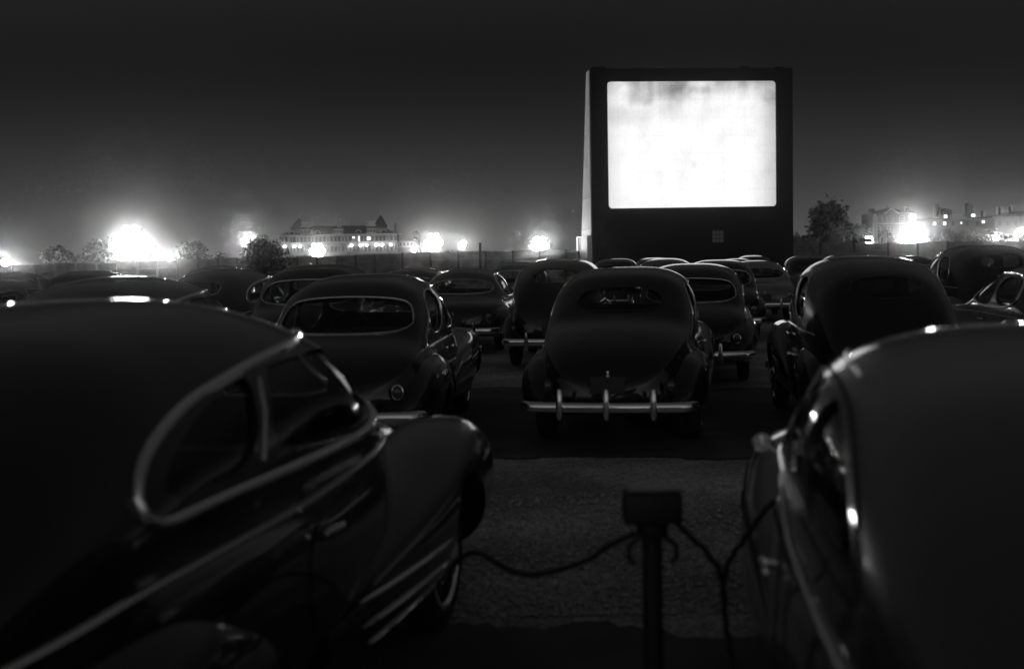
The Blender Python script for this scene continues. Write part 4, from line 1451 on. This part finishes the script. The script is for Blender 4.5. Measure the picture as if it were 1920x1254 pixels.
ch = empty('chimneyed_house', (c0.x, CD, -1.5), 0)
part('wall', box(0, cx(1862), 0, 12, 0, cz(411)), M_BRICKDARK, ch, smooth=False)
part('roof', hip_roof(0, cx(1862), 0, 12, cz(411) + .02, cz(400), .2, .2), M_SLATE, ch, smooth=False)
part('wing_wall', box(cx(1862.3), cx(1990), -1, 12, 0, cz(408)), M_BRICKDARK, ch, smooth=False)
part('wing_roof', hip_roof(cx(1862.3), cx(1990), -1, 12, cz(408) + .02, cz(397), .3, .25), M_SLATE, ch, smooth=False)
for px, w, t, b in ((1766.5, 5, 380, 404), (1773.5, 4, 387, 404), (1826, 5, 379, 404), (1831, 6, 382, 404), (1855, 3, 394, 410), (1884.5, 4, 388, 404), (1907, 4, 387, 404)):
    x0, x1 = cx(px - w / 2), cx(px + w / 2)
    part('chimney', join(box(x0, x1, 3, 4.2, cz(b), cz(t + 2)), box(x0 - .12, x1 + .12, 2.88, 4.32, cz(t + 2) + .01, cz(t + 1)), lathe([(.16, cz(t + 1)), (.13, cz(t - 1))], 8, centre=((x0 + x1) / 2, 3.6, 0))), M_BRICKDARK, ch, smooth=False)
part('lantern_turret', join(box(cx(1781), cx(1798), 4, 6.5, cz(402), cz(394)), prism([(cx(1780), cz(394) + .01), (cx(1799), cz(394) + .01), (cx(1794), cz(391)), (cx(1789.5), cz(388.5)), (cx(1785), cz(391))], 3.8, 6.7)), M_BRICKDARK, ch, smooth=False)
for px, py, w, h, on in ((1752, 419.5, .5, .55, 1), (1772, 406, .55, .6, 1), (1771, 419, .5, .6, 1), (1802, 418, .25, .35, 1), (1823.5, 404, .7, .5, 1), (1843, 416, .5, .5, 1),
                         (1761, 419, .5, .8, 0), (1786, 419, .5, .8, 0), (1812, 419, .5, .8, 0), (1832, 419, .5, .8, 0), (1870, 419, .5, .9, 0), (1885, 419, .5, .9, 0), (1900, 419, .5, .9, 0)):
    yw = -1 if px > 1862 else (0 if py > 410 else 0)
    if py < 410:
        dm = part('dormer', box(cx(px) - .6, cx(px) + .6, -.2, 4, cz(py + 5), cz(py - 4)), M_BRICKDARK, ch, smooth=False)
        yw = -.2
    w_ = window_part(ch, cx(px), yw, cz(py, px), w, h, M_BRICKDARK, M_LITWIN if on else M_PANE, bars=False)
    if on:
        w_['label'] = 'lit mansion window'
tag(ch, 'dark many chimneyed mansion with a few lit windows at the right edge', 'house')


# ------------------------------------------------------------------ trees
def tree(px, py_top, depth, wpx, label, leaf=M_LEAF, seed=1, shape='round', n=2600, base=-1.4, trunk=.35, name='tree', lsize=None):
    rnd = random.Random(seed)
    top = at(px, py_top, depth)
    H = top.z - base
    Wd = wpx / FPX * depth / 2
    root = empty(name, (top.x, depth, base))
    # trunk and limbs
    vf = [tube([(0, 0, 0), (.1, 0, H * trunk * .6), (.05, .05, H * .75)], [.035 * H, .026 * H, .008 * H], 8)]
    for i in range(8):
        a = rnd.uniform(0, 6.28)
        z = H * rnd.uniform(trunk * .7, .7)
        q = Wd * rnd.uniform(.5, .85)
        vf.append(tube([(.05, 0, z), (q * .5 * math.cos(a), q * .5 * math.sin(a), z + H * .09), (q * math.cos(a), q * math.sin(a), z + H * rnd.uniform(.1, .22))], [.014 * H, .009 * H, .004 * H], 6))
    part('trunk', join(*vf), M_BARK, root)
    # clumps
    clumps = []
    zc0 = H * trunk
    nclump = 26 if shape != 'peak' else 46
    for i in range(nclump):
        if shape == 'round':
            while True:
                p = Vector((rnd.uniform(-1, 1), rnd.uniform(-1, 1), rnd.uniform(-1, 1)))
                if p.length < 1:
                    break
            t = (p.z + 1) / 2
            wz = math.sqrt(max(0, 1 - (2 * t - .85) ** 2 / 1.35))
            c = Vector((p.x * Wd * .82, p.y * Wd * .82, zc0 + (H - zc0) * (.08 + .84 * t)))
        elif shape == 'cone':
            t = rnd.random() ** 1.2
            a = rnd.uniform(0, 6.28)
            q = Wd * (1 - t) * math.sqrt(rnd.random()) * .9
            c = Vector((q * math.cos(a), q * math.sin(a), zc0 + (H - zc0) * t * .92))
        elif shape == 'peak':
            t = rnd.random()
            a = rnd.uniform(0, 6.28)
            q = Wd * (1 - t) ** .7 * math.sqrt(rnd.random()) * .92
            c = Vector((q * math.cos(a) - Wd * .18 * t, q * math.sin(a), zc0 + (H - zc0) * t * .9))
        elif shape == 'flat':
            a = rnd.uniform(0, 6.28)
            q = Wd * math.sqrt(rnd.random()) * .9
            c = Vector((q * math.cos(a), q * math.sin(a), zc0 + (H - zc0) * rnd.uniform(.35, .9) * (1 - .3 * (q / Wd) ** 2)))
        clumps.append((c, (H - zc0) * rnd.uniform(.09, .2)))
    V, F = [], []
    ls = lsize or max(.13, .027 * H)
    for i in range(n):
        c, cr = clumps[rnd.randrange(nclump)]
        p = c + Vector((rnd.gauss(0, 1), rnd.gauss(0, 1), rnd.gauss(0, .75))) * cr * (.55 if shape != 'peak' else .62)
        if p.z < H * trunk * .5:
            p.z = H * trunk * .5 + rnd.random() * .2
        m = Euler((rnd.uniform(-1.2, 1.2), rnd.uniform(-1.2, 1.2), rnd.uniform(0, 6.28))).to_matrix()
        s = ls * rnd.uniform(.6, 1.5)
        k_ = len(V)
        for q in ((-s, 0, 0), (0, -s * .55, s * .12), (s, 0, 0), (0, s * .55, s * .12)):
            V.append(p + m @ Vector(q))
        F.append((k_, k_ + 1, k_ + 2, k_ + 3))
    part('crown', (V, F), leaf, root, smooth=False)
    tag(root, label, 'tree' if name == 'tree' else 'bush', 'trees and bushes beyond the fence')
    return root


tree(106, 456, 125, 64, 'flat topped sparse tree alone above the far left fence', seed=3, shape='flat', n=1500, trunk=.5)
tree(178, 446, 135, 46, 'upright tree just left of the biggest floodlight bank', seed=4, shape='round', n=1500, trunk=.25)
tree(360, 446, 128, 54, 'ragged tree with two tops right of the biggest floodlight bank', seed=8, shape='round', n=1900, trunk=.25)
tree(412, 465, 170, 34, 'little rounded tree low on the skyline before the pale lamp pole', seed=9, shape='cone', n=1100, trunk=.2)
tree(388, 470, 150, 24, 'small bush like tree between ragged tree and rounded one', seed=10, shape='round', n=900, trunk=.2)
tree(499, 446, 88, 74, 'big dark bush in front of the fence left of the hotel', seed=11, shape='round', n=7000, lsize=.12, trunk=.08, name='bush')
tree(843, 466, 210, 26, 'low tree between the two bright lamps right of the hotel', seed=12, shape='round', n=900, trunk=.2)
tree(1570, 390, 210, 165, 'tallest dark tree with a pointed crown right of the screen tower', seed=14, shape='peak', n=11000, trunk=.08, lsize=.44)
tree(1501, 429, 170, 60, 'pale bushy tree touching the right side of the screen tower', leaf=M_LEAF_LIT, seed=15, shape='round', n=2200, trunk=.15)
tree(1530, 438, 172, 40, 'lower pale bush between screen tower and tallest dark tree', leaf=M_LEAF_LIT, seed=16, shape='round', n=1600, trunk=.12, name='bush')
tree(1572, 418, 165, 42, 'pale cone shaped tree in front of the tallest dark tree', leaf=M_LEAF_LIT, seed=17, shape='cone', n=2200, trunk=.1)
tree(1490, 430, 230, 22, 'small dark treetop behind the pale bush at the tower edge', seed=18, shape='round', n=900, trunk=.3)
tree(1618, 420, 205, 42, 'round dark tree against the left wall of the gabled house', seed=19, shape='round', n=1800, trunk=.25)
tree(1604, 437, 190, 46, 'low dark shrubbery left of the tall white pole', seed=20, shape='round', n=1300, trunk=.12, name='bush')
tree(1664, 430, 185, 34, 'floodlit bush at the foot of the gabled house', leaf=M_LEAF_LIT, seed=21, shape='round', n=1300, trunk=.15, name='bush')
tree(1752, 428, 170, 52, 'shrub left below the chimneyed mansion, edged with floodlight', leaf=M_LEAF_LIT, seed=22, shape='round', n=1700, trunk=.1, name='bush')
tree(1790, 424, 190, 60, 'rounded tree in front of the mansion lit windows', seed=23, shape='round', n=2000, trunk=.15)
tree(1826, 440, 110, 46, 'black dome shaped bush above the right fence', seed=24, shape='round', n=2000, trunk=.08, name='bush')
tree(1822, 427, 150, 42, 'pale leafy shrub right behind the black dome shaped bush', leaf=M_LEAF_LIT, seed=25, shape='flat', n=1500, trunk=.2, name='bush')
tree(1870, 428, 200, 60, 'dark tree under the right wing of the mansion', seed=26, shape='round', n=2000, trunk=.12)
tree(1905, 446, 105, 46, 'dark bush at the right edge below the blurred lamp', seed=27, shape='round', n=1700, trunk=.08, name='bush')

# ------------------------------------------------------------------ speaker post and cables
SPX, SPY = .432, 4.0
sp = empty('speaker_post', (SPX, SPY, 0))
part('pole', tube([(0, 0, 0), (0, 0, .95)], .032, 16), M_METALD, sp)
part('base_plate', lathe([(.11, .005), (.11, .02), (.05, .035)], 20), M_METALD, sp)
hd = part('junction_head', rbox(-.092, .092, -.055, .055, .975, 1.075, .014, 3), M_METALD, sp)
part('cap_strip', rbox(-.08, .095, -.05, .05, 1.077, 1.088, .004, 1), M_METAL, hd)
part('collar', lathe([(.045, .93), (.05, .94), (.05, .972)], 18), M_METALD, sp)
for s in (-1, 1):
    part('speaker_hook', tube([(s * .04, -.01, .93), (s * .075, -.01, .90), (s * .075, -.01, .86), (s * .055, -.01, .845)], .009, 8), M_METALD, sp)
tag(sp, 'dark metal loudspeaker post with a boxy head between the two nearest cars', 'post')


def cable(pts, label, r=.0095):
    P = chaikin([np.array(p) for p in pts], 3, closed=False)
    # rubber lead with a slight twist
    Q = resample(P, 70, closed=False)
    Q = [(p[0] + .003 * math.sin(i * .9), p[1] + .003 * math.cos(i * .9), p[2] + .002 * math.sin(i * .5)) for i, p in enumerate(Q)]
    o = part('speaker_cable', tube(Q, r, 8), M_CABLE)
    tag(o, label, 'cable', 'speaker leads from the post')
    return o


c1 = [at(1190, 1000, 3.98), at(1150, 1018, 4.02), at(1080, 1062, 4.1), at(1000, 1080, 4.2), at(945, 1068, 4.3), at(915, 1040, 4.4), at(885, 1034, 4.5), at(850, 1050, 4.7), at(830, 1120, 5.0)]
cable(c1, 'dark rubber lead sagging from the post to the left near car')
c2 = [at(1256, 968, 3.98), at(1300, 1010, 4.0), at(1330, 1040, 4.0), at(1352, 1072, 4.02), at(1358, 1120, 4.05), at(1360, 1170, 4.1), at(1372, 1230, 4.1), at(1380, 1300, 4.0)]
cable(c2, 'dark lead dropping from the post head to the ground on its right')
c3 = [at(1357, 1130, 4.06), at(1356, 1080, 4.05), at(1372, 1040, 4.1), at(1400, 1005, 4.2), at(1430, 960, 4.4), at(1450, 940, 4.6)]
cable(c3, 'dark lead rising to the right near car from the dropping one')

# ------------------------------------------------------------------ cars
CARS = [
    ('fastback', -1.44, 4.76, 11.5, .010, 'huge black fastback in the left foreground with chrome framed side windows'),
    ('nearfast', 1.66, 3.82, 9.0, .055, 'near right foreground car showing only its smooth rounded roof and left side'),
    ('sedan', -1.44, 13.5, 4.0, .012, 'dark sedan with a wide curved rear window right of the foreground fastback'),
    ('coupe', 1.28, 13.9, 10.0, .012, 'black coupe in the centre with three bumper guards and a long trunk'),
    ('oldsedan', 3.60, 13.3, 6.0, .006, 'tall old black sedan with rounded back, right of the centre coupe'),
    ('fastback', -3.62, 12.4, 10.0, .016, 'rounded fastback seen just over the roof of the foreground fastback'),
    ('sedan', 2.78, 19.6, 9.0, .010, 'dark sedan half hidden behind the right side of the centre coupe'),
    ('sedan', -2.88, 20.0, 2.0, .014, 'sedan with wide rear window behind the dark wide windowed one'),
    ('oldsedan', .90, 22.4, 7.0, .006, 'tall black sedan behind the left shoulder of the centre coupe'),
    ('lowsedan', 7.35, 17.6, 4.0, .012, 'car at the right edge with its left headlight showing chrome'),
    ('lowsedan', -.82, 26.2, 6.0, .010, 'sedan with see through windows and steering wheel left of tall black sedan'),
    ('fastback', -4.9, 22.6, 9.0, .014, 'rounded car showing its right side window left of second wide windowed sedan'),
    ('sedan', -6.75, 16.6, 9.0, .012, 'sedan with side windows at the left edge'),
    ('coupe', -8.1, 25.0, 8.0, .012, 'coupe roof peeking out between left edge sedan and rounded fastback'),
    ('sedan', -11.2, 29.0, 8.0, .010, 'low dark roof near the left fence behind the left edge sedan'),
    ('lowsedan', -2.2, 30.5, 6.0, .016, 'low roof between second wide windowed sedan and see through sedan'),
    ('sedan', .28, 33.5, 6.0, .010, 'roof in the gap between see through sedan and tall black sedan'),
    ('lowsedan', 6.75, 35.5, 5.0, .16, 'pale car with a licence plate seen far back right of centre'),
    ('sedan', 4.55, 28.2, 7.0, .010, 'dark sedan behind the half hidden one, nearer than the pale car'),
    ('fastback', 4.15, 34.3, 6.0, .012, 'rounded far roof right above the centre coupe roof'),
    ('coupe', 3.3, 40.2, 6.0, .012, 'far roof edge beside the tall black sedan, left of the rounded one'),
    ('coupe', 9.0, 39.0, 4.0, .012, 'far roof with a bright rim left of tall old sedan with rounded back'),
    ('oldsedan', 7.0, 26.4, 4.5, .006, 'tall roof right behind the tall old sedan with rounded back'),
    ('sedan', 9.3, 30.6, 3.5, .008, 'dark roof to the right behind the tall old sedan'),
    ('oldsedan', 8.75, 24.2, 3.5, .006, 'big dark roof standing highest at the right beyond the right edge car'),
    ('sedan', 12.7, 32.0, 2.0, .010, 'small dark roof in the far right corner by the fence'),
    ('sedan', 5.6, 50.0, 5.0, .014, 'distant roof below the screen, left of two'),
    ('lowsedan', 8.6, 49.0, 4.0, .014, 'distant roof below the screen, right of two'),
    ('sedan', 10.9, 58.0, 3.0, .014, 'most distant roof under the right side of the screen'),
    ('fastback', -8.6, 38.0, 7.0, .012, 'far rounded roof before the braced fence posts at left'),
]
SCALE = {24: 1.07, 7: 1.05}
for i, (kind, x, y, hd_, shade, label) in enumerate(CARS):
    car = place_car(kind, x, y, hd_, shade, label, z=.005, scale=SCALE.get(i, 1.0))
    if i == 4:
        car.scale.x = .92          # an older, narrower body

# ------------------------------------------------------------------ haze: the night air that carries the glow
hz_o = part('haze', box(-420, 420, -12, 680, -2.6, 30), None, smooth=False)
hm = bpy.data.materials.new('night_air')
hm.use_nodes = True
nt = hm.node_tree
nt.nodes.clear()
out = nt.nodes.new('ShaderNodeOutputMaterial')
pv = nt.nodes.new('ShaderNodeVolumePrincipled')
pv.inputs['Color'].default_value = (.9, .9, .9, 1)
pv.inputs['Density'].default_value = HAZE_DENSITY
pv.inputs['Anisotropy'].default_value = .985
nt.links.new(pv.outputs[0], out.inputs['Volume'])
hm.cycles.volume_sampling = 'MULTIPLE_IMPORTANCE'
hz_o.data.materials.append(hm)
struct(hz_o, 'stuff')
